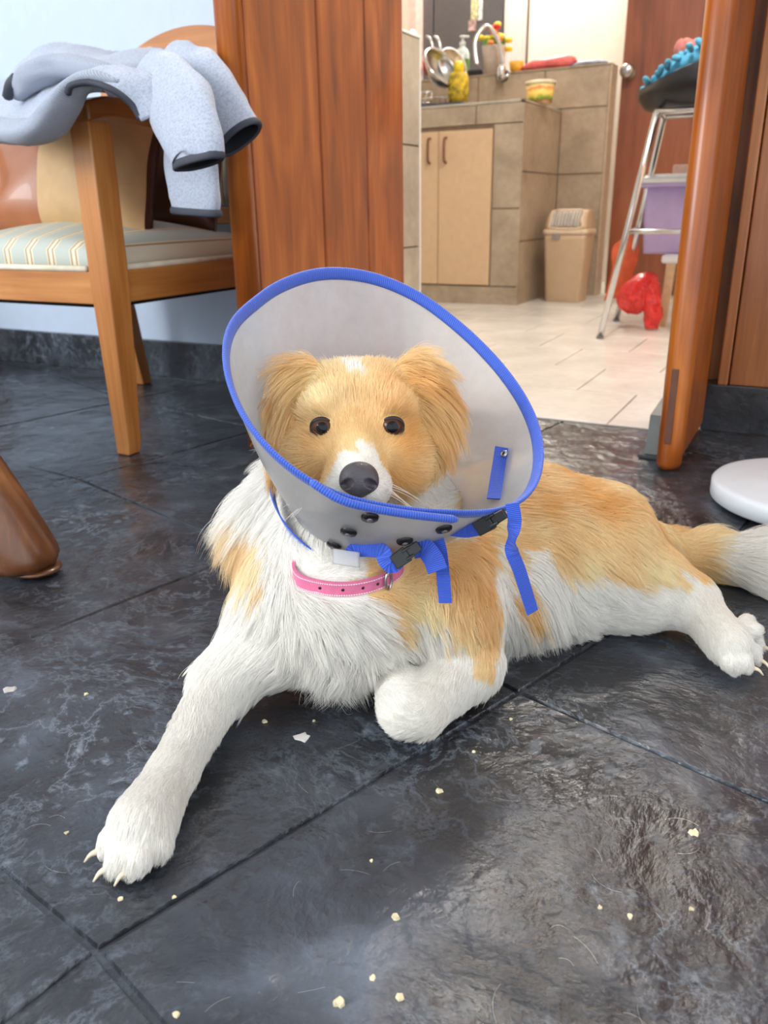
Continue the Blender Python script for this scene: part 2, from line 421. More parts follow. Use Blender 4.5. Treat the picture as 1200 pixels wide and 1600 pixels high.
# ---- left panelled leaf, folded back into the room
LX = -0.948
leaf = structure(box('door_1', LX - 0.034, LX - 0.006, 1.30, WY - 0.032, 0.012, 2.06, M_DOOR))
ys = [AX(p, 300, LX)[1] for p in (394, 505, 575, 607)]
ys = [1.292] + ys[1:3] + [WY - 0.034]
for a, b in zip(ys[:-1], ys[1:]):
    box('wood_plank', LX - 0.04, LX, a + 0.0015, b - 0.0015, 0.012, 2.06, M_DOOR, leaf, bev=0.004)
e = [(LX - 0.02 + 0.024 * math.cos(t), 1.278 - 0.016 + 0.016 * 0 + 0.024 * math.sin(t)) for t in np.linspace(0, 2 * math.pi, 20, endpoint=False)]
loft('edge_moulding', [[(px_, py_ + 0.014, z) for px_, py_ in e] for z in (0.012, 2.06)], M_DOOR, leaf)
# ---- right leaf, seen edge on
RX = -0.222
leaf2 = structure(box('door_2', RX + 0.002, RX + 0.04, 1.50, WY - 0.032, 0.02, 2.06, M_DOOR, bev=0.003))
a = np.linspace(0, 2 * math.pi, 24, endpoint=False)
loft('edge_moulding', [[(RX + 0.021 + 0.023 * s * math.cos(t), 1.492 + 0.026 * s * math.sin(t), z) for t in a] for z, s in ((0.004, 0.8), (0.014, 0.95), (0.05, 1.0), (2.06, 1.0))], M_DOOR, leaf2)
box('flush_bolt', RX + 0.012, RX + 0.024, 1.4645, 1.470, 0.055, 0.19, plain('bolt_brown', (98, 60, 44), 0.5), leaf2, bev=0.001)
# grey rubber wedge resting against the leaf
ds = thing('door_stop', (RX - 0.02, 1.60, 0), 'grey rubber door stop wedge resting against the open door edge', 'door stop')
def wedge(x0, x1, y0, y1, h0, h1, nm, mat):
    V = [(x0, y0, 0), (x1, y0, 0), (x1, y1, 0), (x0, y1, 0), (x0 + .004, y0, h0), (x1, y0, h0), (x1, y1, h1), (x0 + .008, y1, h1)]
    return pydata(nm, V, [(3, 2, 1, 0), (4, 5, 6, 7), (0, 1, 5, 4), (1, 2, 6, 5), (2, 3, 7, 6), (3, 0, 4, 7)], mat, ds, smooth=False)
M_RUB = plain('grey_rubber', (122, 124, 122), 0.6)
wedge(RX - 0.034, RX - 0.001, 1.55, 1.66, 0.085, 0.10, 'wedge', M_RUB)
box('sole', RX - 0.044, RX - 0.001, 1.54, 1.67, 0, 0.008, plain('rubber_dark', (60, 62, 62), 0.7), ds, bev=0.002)

# ------------------------------------------------------------------ kitchen shell
kf = structure(box('floor_kitchen', -3.2, 0.75, 1.92, 6.2, -0.06, -0.001, M_FGROUT))
box('threshold_bed', -0.955, -0.235, 1.765, 1.92, -0.002, 0.0005, M_FGROUT, kf)
TW, TH = 0.31, 0.3225
tile_me = box_me(0.002, TW - 0.002, 0.002, TH - 0.002, -0.03, 0.0025, 0.0012, 1); tile_me.materials.append(M_FTILE)
for r in range(14):
    y = 1.767 + r * TH
    off = -0.378 - (0.155 if r % 2 else 0)
    for c in range(-9, 6):
        xx = off + c * TW
        if xx < -3.2 or xx > 0.45: continue
        if r == 0:
            a_, b_ = max(xx, -0.955), min(xx + TW, -0.235)
            if b_ - a_ > 0.02: box('floor_tile', a_ + 0.002, b_ - 0.002, y + 0.001, y + TH - 0.002, -0.001, 0.0025, M_FTILE, kf, bev=0.001, seg=1)
            continue
        o = bpy.data.objects.new('floor_tile', tile_me); COL.objects.link(o); o.location = (xx, y, 0); o.parent = kf
structure(box('wall_kitchen_right', 0.75, 0.85, 1.92, 6.2, 0, 2.6, M_CREAM))
structure(box('wall_kitchen_left', -3.3, -3.2, 1.92, 6.2, 0, 2.6, M_CREAM))
structure(box('wall_kitchen_back', -3.3, 0.85, 6.2, 6.3, 0, 2.6, M_CREAM))
structure(box('ceiling_kitchen', -3.3, 0.85, 1.92, 6.3, 2.6, 2.68, M_CEIL))
# wall carrying the brown door
DYY = 4.6
structure(box('wall_kitchen_door', -0.25, 0.75, DYY, DYY + 0.1, 0, 2.6, M_CREAM))
structure(box('wall_kitchen_lintel', -1.06, -0.25, DYY, DYY + 0.1, 2.1, 2.6, M_CREAM))
d3 = structure(box('door_3', -1.05, -0.25, DYY - 0.03, DYY + 0.01, 0.005, 2.1, M_RED, bev=0.002))
kp = AY(983, 113, DYY - 0.03)
lathe('door_knob', [(0, -0.002), (0.034, 0.0), (0.034, 0.006), (0.016, 0.012), (0.014, 0.03), (0.024, 0.036), (0.033, 0.048), (0.033, 0.062), (0.024, 0.07), (0, 0.072)], M_STEEL, d3, 24, kp, (0, -1, 0))

def tiled_wall(parent, axis, pos, out, us, zs, mat=M_TILE, gap=0.0025, th=0.006):
    """rows of stone tiles fixed to a face; axis 'y': face at y=pos running along x; 'x': face at x=pos running along y"""
    for z0, z1 in zip(zs[:-1], zs[1:]):
        for u0, u1 in zip(us[:-1], us[1:]):
            lo, hi = sorted((pos, pos + out * th))
            if axis == 'y': box('stone_tile', u0 + gap, u1 - gap, lo, hi, z0 + gap, z1 - gap, mat, parent, bev=0.001, seg=1)
            else: box('stone_tile', lo, hi, u0 + gap, u1 - gap, z0 + gap, z1 - gap, mat, parent, bev=0.001, seg=1)

# half wall behind the sink
HWY = 4.46; HWZ = 1.11
hw = structure(box('wall_half', -3.2, -1.082, HWY + 0.006, HWY + 0.12, 0, HWZ - 0.008, M_GROUT))
xj = [AY(p, 150, HWY)[0] for p in (747, 850)]
tiled_wall(hw, 'y', HWY + 0.006, -1, [-3.2, -2.5, xj[0] - 0.35, xj[0], xj[1], -1.082], [0.92, HWZ - 0.008])
tiled_wall(hw, 'y', HWY + 0.006, -1, [-1.318, -1.082], [0.0, 0.3, 0.61, 0.92])
box('stone_cap', -3.2, -1.075, HWY - 0.004, HWY + 0.124, HWZ - 0.008, HWZ, M_TILE, hw, bev=0.002)
box('edge_trim', -1.082, -1.074, HWY - 0.002, HWY + 0.12, 0, HWZ - 0.008, plain('beige_trim', (196, 176, 150), 0.4), hw, bev=0.001)
# tiled partition beside the doorway
PXX = -1.232
pw = structure(box('wall_partition', PXX - 0.12, PXX - 0.006, 1.92, 2.594, 0, 0.955, M_GROUT))
zj = AX(620, 224, PXX)[2]
tiled_wall(pw, 'x', PXX - 0.006, 1, [1.92, 2.26, 2.594], [0.0, zj - 0.31, zj, 0.955], M_TILE2)
tiled_wall(pw, 'y', 2.594, 1, [PXX - 0.12, PXX - 0.006], [0.0, zj - 0.31, zj, 0.955], M_TILE2)
box('edge_trim', PXX - 0.006, PXX + 0.001, 2.592, 2.601, 0, 0.962, M_WHITE, pw, bev=0.001)
box('top_trim', PXX - 0.125, PXX + 0.002, 1.92, 2.601, 0.955, 0.963, M_WHITE, pw, bev=0.001)

# sink counter
CY, CX, CZ = 3.88, -1.318, 0.905
kc = thing('sink_counter', (-2.0, 4.15, 0), 'stone tiled sink counter with two beige cabinet doors', 'counter')
box('body', -3.195, CX - 0.006, CY + 0.006, HWY, 0, CZ - 0.006, M_GROUT, kc)
xa = AY(744, 175, CY)[0]
tiled_wall(kc, 'y', CY + 0.006, -1, [-3.0, -2.6, -2.2, xa, CX], [0.818, CZ])
tiled_wall(kc, 'y', CY + 0.006, -1, [-1.462, CX], [0.09, 0.45, 0.818])
tiled_wall(kc, 'y', CY + 0.006, -1, [-2.6, -2.0, CX], [0.0, 0.09])
tiled_wall(kc, 'x', CX - 0.006, 1, [CY, HWY], [0.0, 0.3, 0.61, CZ])
box('counter_top', -3.195, CX - 0.02, CY + 0.02, HWY, CZ - 0.012, CZ - 0.004, M_TILE, kc)
box('edge_trim', -3.195, CX + 0.003, CY - 0.004, CY + 0.018, CZ - 0.002, CZ + 0.008, M_TILE2, kc, bev=0.002)
box('edge_trim', CX - 0.018, CX + 0.003, CY - 0.004, HWY, CZ - 0.002, CZ + 0.008, M_TILE2, kc, bev=0.002)
# basin
box('sink_basin', -2.05, -1.6, 4.02, 4.36, CZ - 0.004, CZ + 0.002, M_STEEL, kc, bev=0.001)
xm = AY(686, 210, CY)[0]; xr = -1.466
M_HND = plain('brown_handle', (120, 72, 50), 0.4)
for x0, x1, hx in ((xm + 0.002, xr, xm + 0.04), (xm - (xr - xm), xm - 0.002, xm - 0.045), (xm - 2 * (xr - xm), xm - (xr - xm) - 0.004, xm - 1.2 * (xr - xm))):
    d = box('cabinet_door', x0, x1, CY - 0.006, CY + 0.012, 0.095, 0.80, M_LAM, kc, bev=0.002)
    hz = AY(695, 235, CY)[2]
    pts = [(hx, CY - 0.006, hz - 0.055), (hx, CY - 0.026, hz - 0.05), (hx, CY - 0.032, hz - 0.03), (hx, CY - 0.032, hz + 0.03), (hx, CY - 0.026, hz + 0.05), (hx, CY - 0.006, hz + 0.055)]
    h = tube('handle', spline(pts, 16), 0.006, M_HND, None, 8, up=(1, 0, 0)); h.parent = d; h.matrix_parent_inverse = Matrix()

# kitchen lamp on the ceiling
kl = thing('ceiling_lamp', (-0.42, 2.42, 2.6), 'round frosted ceiling lamp inside the kitchen', 'lamp')
m = NT('lamp_glass'); m.b.inputs['Emission Color'].default_value = (1, 0.94, 0.86, 1); m.b.inputs['Emission Strength'].default_value = 40.0
def lamp_light(par, loc, power, col):
    l = bpy.data.lights.new('bulb', 'POINT'); l.energy = power; l.color = col; l.shadow_soft_size = 0.12
    o = bpy.data.objects.new('bulb', l); COL.objects.link(o); o.location = loc; rel(o, par)
lathe('lamp_shade', [(0, -0.10), (0.10, -0.095), (0.18, -0.07), (0.215, -0.03), (0.215, -0.012)], m.m, kl, 32, (-0.44, 2.40, 2.6))
lathe('lamp_base', [(0.225, -0.012), (0.225, 0.0), (0, 0.0)], M_WHITE, kl, 32, (-0.44, 2.40, 2.6))
lamp_light(kl, (-0.42, 2.42, 2.36), 16, (1, 0.95, 0.89))
kl2 = thing('ceiling_lamp', (-1.7, 4.9, 2.6), 'frosted ceiling lamp behind the sink half wall', 'lamp')
lathe('lamp_shade', [(0, -0.10), (0.08, -0.095), (0.14, -0.07), (0.165, -0.03), (0.165, -0.012)], m.m, kl2, 32, (-1.7, 4.9, 2.6))
lathe('lamp_base', [(0.175, -0.012), (0.175, 0.0), (0, 0.0)], M_WHITE, kl2, 32, (-1.7, 4.9, 2.6))
lamp_light(kl2, (-1.7, 4.9, 2.36), 30, (1, 0.93, 0.84))
# ------------------------------------------------------------------ armchair
AXX, AYY, BYY, DXX = -1.205, 1.126, 1.70, -1.735
chair = thing('armchair', (-1.47, 1.41, 0), 'wooden armchair with striped seat and arched back by the white wall', 'armchair')
def leg4(name, secs, mat, par):
    """lofted post through sections (cx, cy, z, hx, hy)"""
    return loft(name, [[(cx - hx, cy - hy, z), (cx + hx, cy - hy, z), (cx + hx, cy + hy, z), (cx - hx, cy + hy, z)] for cx, cy, z, hx, hy in secs], mat, par, smooth=False)
def bevel(o, w=0.003, s=2):
    b = o.modifiers.new('bevel', 'BEVEL'); b.width = w; b.segments = s; b.limit_method = 'ANGLE'; return o
for sx, X in ((1, AXX), (-1, DXX)):
    bevel(leg4('leg', [(X, AYY + 0.022, 0.0, 0.0165, 0.0165), (X + 0.001 * sx, AYY + 0.024, 0.02, 0.018, 0.018), (X + 0.006 * sx, AYY + 0.026, 0.32, 0.024, 0.027), (X + 0.010 * sx, AYY + 0.026, 0.612, 0.024, 0.028)], M_CHAIR, chair))
    lx_ = X + (0.045 if sx < 0 else 0)
    bevel(leg4('leg', [(lx_, BYY, 0.0, 0.018, 0.018), (lx_ - (0.012 if sx < 0 else 0), BYY - 0.02, 0.2, 0.019, 0.022), (X + (0.02 if sx < 0 else 0), BYY - 0.035, 0.36, 0.018, 0.022), (X, BYY + 0.02, 0.60, 0.017, 0.02), (X, BYY + 0.062, 0.80, 0.015, 0.016)], M_CHAIR, chair))
    # arm: a shaped bar from the front post to the back post
    arm = spline([(X + 0.010 * sx, AYY - 0.004, 0.626), (X + 0.012 * sx, AYY + 0.06, 0.638), (X + 0.012 * sx, AYY + 0.2, 0.632), (X + 0.006 * sx, AYY + 0.38, 0.618), (X, BYY + 0.02, 0.605)], 24)
    rg = [[p + np.array([a * 0.030 * (1 - 0.25 * k / 23), 0, b * 0.0165]) for a, b in ((-1, -1), (1, -1), (1, 1), (-1, 1))] for k, p in enumerate(arm)]
    bevel(loft('arm', rg, M_CHAIRY, chair, smooth=False), 0.006, 3)
    bevel(box('seat_rail', X - 0.012, X + 0.014, AYY + 0.05, BYY - 0.04, 0.297, 0.357, M_CHAIRY, chair), 0.002)
bevel(box('seat_rail', DXX + 0.02, AXX - 0.02, AYY + 0.006, AYY + 0.034, 0.297, 0.357, M_CHAIRX, chair), 0.002)
bevel(box('seat_rail', DXX + 0.02, AXX - 0.02, BYY - 0.05, BYY - 0.03, 0.297, 0.357, M_CHAIRX, chair), 0.002)
box('seat_bottom', DXX + 0.01, AXX - 0.01, AYY + 0.03, BYY - 0.045, 0.288, 0.30, plain('black_cloth', (26, 25, 26), 0.9), chair)
M_STR = stripes('striped_fabric', [(0, (186, 190, 178)), (0.34, (222, 212, 186)), (0.39, (172, 138, 92)), (0.45, (226, 216, 192)), (0.55, (226, 216, 192)), (0.59, (172, 138, 92)), (0.65, (222, 212, 186)), (0.72, (186, 190, 178))], 0.062, 0)
def pad(name, x0, x1, y0, y1, zb, zt, dome, mat, par):
    n = 24; V = []; F = []
    for i in range(n):
        for j in range(n):
            s, t_ = i / (n - 1) * 2 - 1, j / (n - 1) * 2 - 1
            e = (1 - abs(s) ** 5) * (1 - abs(t_) ** 5)
            V.append((x0 + (s + 1) / 2 * (x1 - x0), y0 + (t_ + 1) / 2 * (y1 - y0), zt - 0.012 + 0.012 * min(1, e * 3) + dome * (1 - s * s) * (1 - t_ * t_)))
    top = len(V)
    for i in range(n):
        for j in range(n): V.append((V[i * n + j][0], V[i * n + j][1], zb))
    for i in range(n - 1):
        for j in range(n - 1):
            a = i * n + j; F.append((a, a + n, a + n + 1, a + 1)); F.append((top + a, top + a + 1, top + a + n + 1, top + a + n))
    ed = [i * n for i in range(n)] + [(n - 1) * n + j for j in range(1, n)] + [i * n + n - 1 for i in range(n - 2, -1, -1)] + [j for j in range(n - 2, 0, -1)]
    for k in range(len(ed)): a, b = ed[k], ed[(k + 1) % len(ed)]; F.append((a, b, top + b, top + a))
    return pydata(name, V, F, mat, par)
pad('seat_cushion', DXX + 0.018, AXX - 0.004, AYY + 0.012, BYY - 0.06, 0.355, 0.408, 0.046, M_STR, chair)
M_PIPE = plain('cream_piping', (232, 222, 196), 0.8)
tube('piping', [(DXX + 0.03, AYY + 0.008, 0.362), (AXX - 0.03, AYY + 0.008, 0.362)], 0.006, M_PIPE, chair, 8)
tube('piping', [(AXX + 0.006, AYY + 0.06, 0.362), (AXX + 0.006, BYY - 0.07, 0.362)], 0.006, M_PIPE, chair, 8)
# arched back
bx0, bx1 = DXX - 0.012, AXX + 0.012; bw = (bx1 - bx0) / 2; bcx = (bx0 + bx1) / 2
def backy(z): return BYY - 0.035 + (z - 0.36) * 0.22
def arch(x): return 0.885 - 0.20 * (1 - math.sqrt(max(0, 1 - ((x - bcx) / (bw * 1.04)) ** 2)))
xs = np.linspace(bx0, bx1, 40); rg = []
for x in xs:
    zt = arch(x); zb = 0.80 - 0.06 * ((x - bcx) / bw) ** 2; zb = min(zb, zt - 0.012)
    rg.append([(x, backy(zb) - 0.014, zb), (x, backy(zb) + 0.012, zb), (x, backy(zt) + 0.012, zt), (x, backy(zt) - 0.014, zt)])
bevel(loft('top_rail', rg, M_CHAIRX, chair, smooth=False), 0.004)
bevel(box('lower_rail', DXX, AXX, BYY - 0.02, BYY + 0.006, 0.43, 0.47, M_CHAIRX, chair), 0.003)
rg = []
xi = np.linspace(bx0 + 0.035, bx1 - 0.035, 30)
for x in xi:
    s = (x - bcx) / (bw - 0.035); zt = 0.805 - 0.06 * s * s; zb = 0.475
    row = []
    for q in np.linspace(0, 1, 12):
        z = zb + (zt - zb) * q; row.append((x, backy(z) - 0.012 - 0.022 * (1 - s ** 4) * (1 - (2 * q - 1) ** 4), z))
    for q in (1, 0): z = zb + (zt - zb) * q; row.append((x, backy(z) + 0.012, z))
    rg.append(row)
loft('back_cushion', rg, M_STR, chair)
tube('back_piping', [(x, backy(0.8) - 0.016, 0.806 - 0.06 * ((x - bcx) / (bw - 0.035)) ** 2) for x in xi], 0.007, M_PIPE, chair, 8)

# ------------------------------------------------------------------ leather cushion on the seat
cu = thing('cushion', (-1.52, 1.36, 0.42), 'brown and beige patchwork leather cushion on the armchair seat', 'cushion')
cpx = [(AY(-45, 285, 1.33)), (AY(245, 285, 1.33))]
c0 = np.array([-1.485, 1.36, 0.53]); ex = np.array([0.985, 0.17, 0.0]); ey = np.array([-0.06, 0.35, 0.93]); ex /= np.linalg.norm(ex); ey -= ex * (ey @ ex); ey /= np.linalg.norm(ey); en = np.cross(ex, ey)
def cushion_panel(name, s0, s1, mat, side):
    n, mm = 14, 24; V = []; F = []
    for i in range(n):
        for j in range(mm):
            s = s0 + (s1 - s0) * i / (n - 1); t_ = j / (mm - 1) * 2 - 1
            pinch = 1 - 0.06 * (1 - s * s) * abs(t_) ** 4; pinx = 1 - 0.05 * (1 - t_ * t_)
            h = 0.085 * max(0, (1 - abs(s) ** 3.2)) ** 0.55 * max(0, (1 - abs(t_) ** 3.2)) ** 0.55
            p = c0 + ex * 0.215 * s * pinx + ey * 0.145 * t_ * pinch + en * side * h
            p = p + en * side * 0.004 * snoise(np.array([p]), 40, 3, 2)[0]
            V.append(p)
    for i in range(n - 1):
        for j in range(mm - 1): a = i * mm + j; F.append((a, a + mm, a + mm + 1, a + 1))
    return pydata(name, V, F, mat, cu)
M_LB = plain('brown_leather', (160, 98, 62), 0.32, noise=0.08, nscale=14, coat=0.2, bump=0.2)
M_LT = plain('beige_suede', (198, 160, 112), 0.6, noise=0.04, nscale=20)
M_LD = plain('dark_leather', (76, 40, 26), 0.35, noise=0.08)
for sd in (1, -1):
    cushion_panel('panel', -1, -0.12, M_LB, sd); cushion_panel('panel', -0.12, 0.98, M_LT, sd); cushion_panel('edge_panel', 0.98, 1.0, M_LD, sd)
dc_ = thing('cushion', (-1.34, 1.52, 0.42), 'dark brown leather cushion behind the patchwork cushion', 'cushion')
V = []; F = []
n = 20
for sd in (1, -1):
    b_ = len(V)
    for i in range(n):
        for j in range(n):
            s, t_ = i / (n - 1) * 2 - 1, j / (n - 1) * 2 - 1
            h = 0.05 * max(0, (1 - abs(s) ** 3)) ** 0.55 * max(0, (1 - abs(t_) ** 3)) ** 0.55
            V.append(np.array([-1.36, 1.56, 0.54]) + np.array([1, 0.1, 0]) * 0.11 * s + np.array([0, 0.25, 0.95]) * 0.13 * t_ + np.array([0.1, -0.95, 0.25]) * sd * h)
    for i in range(n - 1):
        for j in range(n - 1): a = b_ + i * n + j; F.append((a, a + n, a + n + 1, a + 1))
pydata('cover', V, F, M_LD, dc_)
V = [np.array([-1.36, 1.56, 0.54]) + np.array([1, 0.1, 0]) * 0.11 * s + np.array([0, 0.25, 0.95]) * 0.13 * t_ for s, t_ in ((-1, -1), (1, -1), (1, 1), (-1, 1))]
tube('seam', V, 0.004, M_LD, dc_, 8, loop=True)

# ------------------------------------------------------------------ grey knitted jacket thrown over the arm
jk = thing('jacket', (-1.22, 1.3, 0.66), 'light grey knitted jacket with dark cuffs thrown over the armchair arm', 'jacket')
def knit(name, rgb, sc, rot=(0, 0, 0)):
    m = NT(name); w = m.n('ShaderNodeTexWave', Scale=sc, Distortion=0.6, Detail=1.0); m.l(m.geo((1, 1, 1), rot), w.inputs['Vector'])
    nz = m.n('ShaderNodeTexNoise', Scale=300.0, Detail=2.0); m.l(m.geo(), nz.inputs['Vector'])
    c = lin(rgb); mm = m.n('ShaderNodeMath', operation='MULTIPLY'); m.l(w.outputs[0], mm.inputs[0]); m.l(nz.outputs[0], mm.inputs[1])
    m.l(m.ramp(nz.outputs[0] if sc > 100 else mm.outputs[0], [(0.3 if sc > 100 else 0.05, tuple(x * 0.82 for x in c)), (0.6, tuple(min(1, x * 1.12) for x in c))]), m.b.inputs['Base Color'])
    m.b.inputs['Roughness'].default_value = 0.95; m.b.inputs['Sheen Weight'].default_value = 0.3; m.bump(nz.outputs[0] if sc > 100 else w.outputs[0], 0.5, 0.0012); return m.m
M_KNIT = knit('grey_knit', (168, 174, 188), 120, (0, 0, 0.5)); M_KNIT2 = knit('grey_rib', (164, 170, 184), 95, (0.3, 0.6, 0.2))
M_DARK = plain('dark_binding', (58, 60, 70), 0.7); M_LINE = plain('dark_lining', (30, 30, 36), 0.9)
def Yc(rows): return [[AY(px_, py_, Y_) for px_, py_, Y_ in r] for r in rows]
# body of the jacket: from the left lobe over the arm to the back
sheet('body_panel', Yc([[(-40, 178, 1.22), (10, 205, 1.12), (50, 222, 1.06), (90, 212, 1.05), (118, 165, 1.06), (135, 140, 1.07)],
                        [(-30, 150, 1.26), (15, 172, 1.17), (55, 178, 1.11), (95, 160, 1.09), (130, 134, 1.09), (165, 142, 1.095)],
                        [(-5, 132, 1.34), (30, 128, 1.25), (70, 122, 1.18), (110, 116, 1.15), (160, 118, 1.12), (200, 160, 1.09)],
                        [(18, 128, 1.38), (48, 96, 1.33), (90, 92, 1.27), (140, 98, 1.22), (200, 104, 1.16), (235, 180, 1.11)],
                        [(40, 108, 1.42), (70, 78, 1.40), (110, 72, 1.36), (165, 88, 1.30), (230, 92, 1.22), (262, 205, 1.12)],
                        [(60, 118, 1.47), (95, 84, 1.47), (140, 80, 1.45), (195, 92, 1.40), (265, 84, 1.30), (292, 180, 1.14)]]), M_KNIT, jk, 0.010, 48, 48, 0.0035, 50, 5)
# the raised roll of ribbed hem over the front
def roll(name, pts, ra, mat, flat=0.55, seg=18, n=34, up=(0, 0, 1), cap=True, wr=0.0, seed=1):
    pa = spline([AY(*q) for q in pts], n); r_ = spline(np.array(ra)[:, None], n)[:, 0]; T, Nn, Bb = frames(pa, up)
    a_ = np.linspace(0, 2 * np.pi, seg, endpoint=False); rg = []
    for k in range(n):
        w_ = 1 + wr * snoise(np.array([pa[k]]) + np.stack([np.cos(a_), np.sin(a_), a_ * 0], 1) * 0.05, 60, seed, 2)
        rg.append(pa[k] + (r_[k] * w_ * np.cos(a_))[:, None] * Bb[k] + (r_[k] * flat * w_ * np.sin(a_))[:, None] * Nn[k])
    return loft(name, rg, mat, jk, cap=cap), rg
roll('hem_roll', [(-30, 196, 1.10), (20, 205, 1.06), (62, 202, 1.04), (92, 172, 1.035), (118, 140, 1.04), (150, 124, 1.05), (190, 132, 1.06)], [0.045, 0.045, 0.038, 0.032, 0.028, 0.024, 0.012], M_KNIT2, 0.5, wr=0.10)
roll('collar_roll', [(30, 150, 1.16), (60, 118, 1.13), (110, 105, 1.13), (160, 112, 1.12), (215, 128, 1.11)], [0.02, 0.036, 0.034, 0.028, 0.012], M_KNIT2, 0.5, wr=0.12, seed=4)
tube('hem_binding', spline([AY(*q) for q in ((106, 146, 1.02), (112, 133, 1.018), (140, 129, 1.03), (175, 140, 1.04), (205, 162, 1.06), (220, 186, 1.07))], 30), 0.0055, M_DARK, jk, 8)
sheet('front_flap', Yc([[(106, 144, 1.022), (125, 131, 1.022), (150, 131, 1.032), (180, 143, 1.045), (205, 162, 1.06), (222, 190, 1.07)], [(112, 130, 1.035), (130, 118, 1.04), (155, 116, 1.05), (190, 122, 1.06), (222, 140, 1.075), (246, 178, 1.08)], [(118, 118, 1.06), (140, 108, 1.07), (170, 104, 1.08), (205, 108, 1.09), (240, 122, 1.10), (262, 160, 1.095)]]), M_KNIT, jk, 0.006, 20, 30, 0.002, 60, 6)
tube('collar_edge', spline([AY(*q) for q in ((12, 150, 1.14), (16, 134, 1.13), (26, 122, 1.13))], 12), 0.010, M_DARK, jk, 8)
# sleeves with open dark cuffs
def sleeve(name, pts, ra, flat, up, seed):
    o, rg = roll(name, pts, ra, M_KNIT, flat, 24, 36, up, False, 0.07, seed)
    rg = [np.asarray(r) for r in rg]; end = rg[-1]; c = end.mean(0); prev = rg[-3].mean(0); d = (c - prev) / np.linalg.norm(c - prev)
    cuff = [end + (end - c) * 0.02, end + (end - c) * 0.08 + d * 0.004, end + (end - c) * 0.08 + d * 0.010, end + d * 0.013, end - (end - c) * 0.12 + d * 0.010]
    loft('cuff', cuff, M_DARK, jk, cap=False)
    loft('lining', [c + (end - c) * 0.9 + d * 0.010, c + (end - c) * 0.84 - d * 0.008, c + (end - c) * 0.6 - d * 0.02], M_LINE, jk, cap=False)
    loft('lining', [c + (end - c) * 0.6 - d * 0.02, c + (end - c) * 0.05 - d * 0.024], M_LINE, jk, cap=False)
sleeve('sleeve', [(228, 112, 1.15), (258, 140, 1.11), (290, 185, 1.07), (309, 228, 1.05), (312, 244, 1.048)], [0.04, 0.056, 0.060, 0.052, 0.048], 0.42, (0, -1, 0.3), 8)
sleeve('sleeve', [(265, 105, 1.24), (305, 125, 1.20), (340, 160, 1.19), (364, 200, 1.185), (370, 212, 1.182)], [0.05, 0.056, 0.052, 0.044, 0.042], 0.5, (0, -1, 0.3), 9)
sleeve('hanging_sleeve', [(298, 215, 1.17), (301, 265, 1.165), (303, 305, 1.16), (304, 325, 1.16)], [0.052, 0.058, 0.058, 0.052], 0.32, (0, -1, 0.1), 10)

# ------------------------------------------------------------------ wooden pieces at the left edge, only their legs reach into view
def tleg(pts, rad, par, nm='leg', ph=0.3):
    pa = spline(pts, 16); r_ = spline(np.array(rad)[:, None], 16)[:, 0]; a_ = np.linspace(0, 2 * np.pi, 9, endpoint=False) + ph
    loft(nm, [np.stack([p[0] + r * np.cos(a_), p[1] + r * 0.85 * np.sin(a_), np.full(9, p[2])], 1) for p, r in zip(pa, r_)], M_TABLE, par)
f1 = G(46, 893, 0); tcx, tcy = f1[0] - 0.30, f1[1] - 0.06
tb = thing('wooden_table', (float(tcx), float(tcy), 0), 'low dark wooden table with thick faceted splayed legs on slate', 'table')
tdir = np.array([f1[0] - tcx, f1[1] - tcy])
for k in range(3):
    ca_, sa_ = math.cos(k * 2.094), math.sin(k * 2.094); d = np.array([tdir[0] * ca_ - tdir[1] * sa_, tdir[0] * sa_ + tdir[1] * ca_])
    q = lambda s, z: (tcx + d[0] * s, tcy + d[1] * s, z)
    tleg([q(0.96, 0.010), q(0.96, 0.028), q(0.86, 0.09), q(0.68, 0.2), q(0.48, 0.34)], [0.05, 0.058, 0.057, 0.052, 0.06], tb)
    ellipsoid('foot_pad', (tcx + d[0] * 1.04, tcy + d[1] * 1.04, 0.008), (0.036, 0.032, 0.008), M_TABLE, tb)
lathe('table_top', [(0, 0.33), (0.17, 0.33), (0.185, 0.34), (0.185, 0.365), (0.175, 0.375), (0, 0.375)], M_TABLE, tb, 40, (tcx, tcy, 0))
f2 = G(-16, 560, 0); tcx, tcy = f2[0] - 0.17, f2[1] - 0.17
ks = thing('wooden_stool', (float(tcx), float(tcy), 0), 'carved wooden stool with stout legs beside the black baseboard', 'stool')
for sx, sy in ((1, 1), (-1, 1), (1, -1), (-1, -1)):
    tleg([(tcx + sx * 0.17, tcy + sy * 0.15, 0.0), (tcx + sx * 0.17, tcy + sy * 0.15, 0.03), (tcx + sx * 0.15, tcy + sy * 0.14, 0.14), (tcx + sx * 0.12, tcy + sy * 0.11, 0.36)], [0.055, 0.064, 0.05, 0.05], ks)
loft('seat', [rrect0 for rrect0 in [[(tcx + 0.2 * s * math.cos(t_), tcy + 0.17 * s * math.sin(t_), z) for t_ in np.linspace(0, 2 * math.pi, 28, endpoint=False)] for z, s in ((0.35, 0.9), (0.36, 1.0), (0.39, 1.0), (0.40, 0.92))]], M_TABLE, ks)

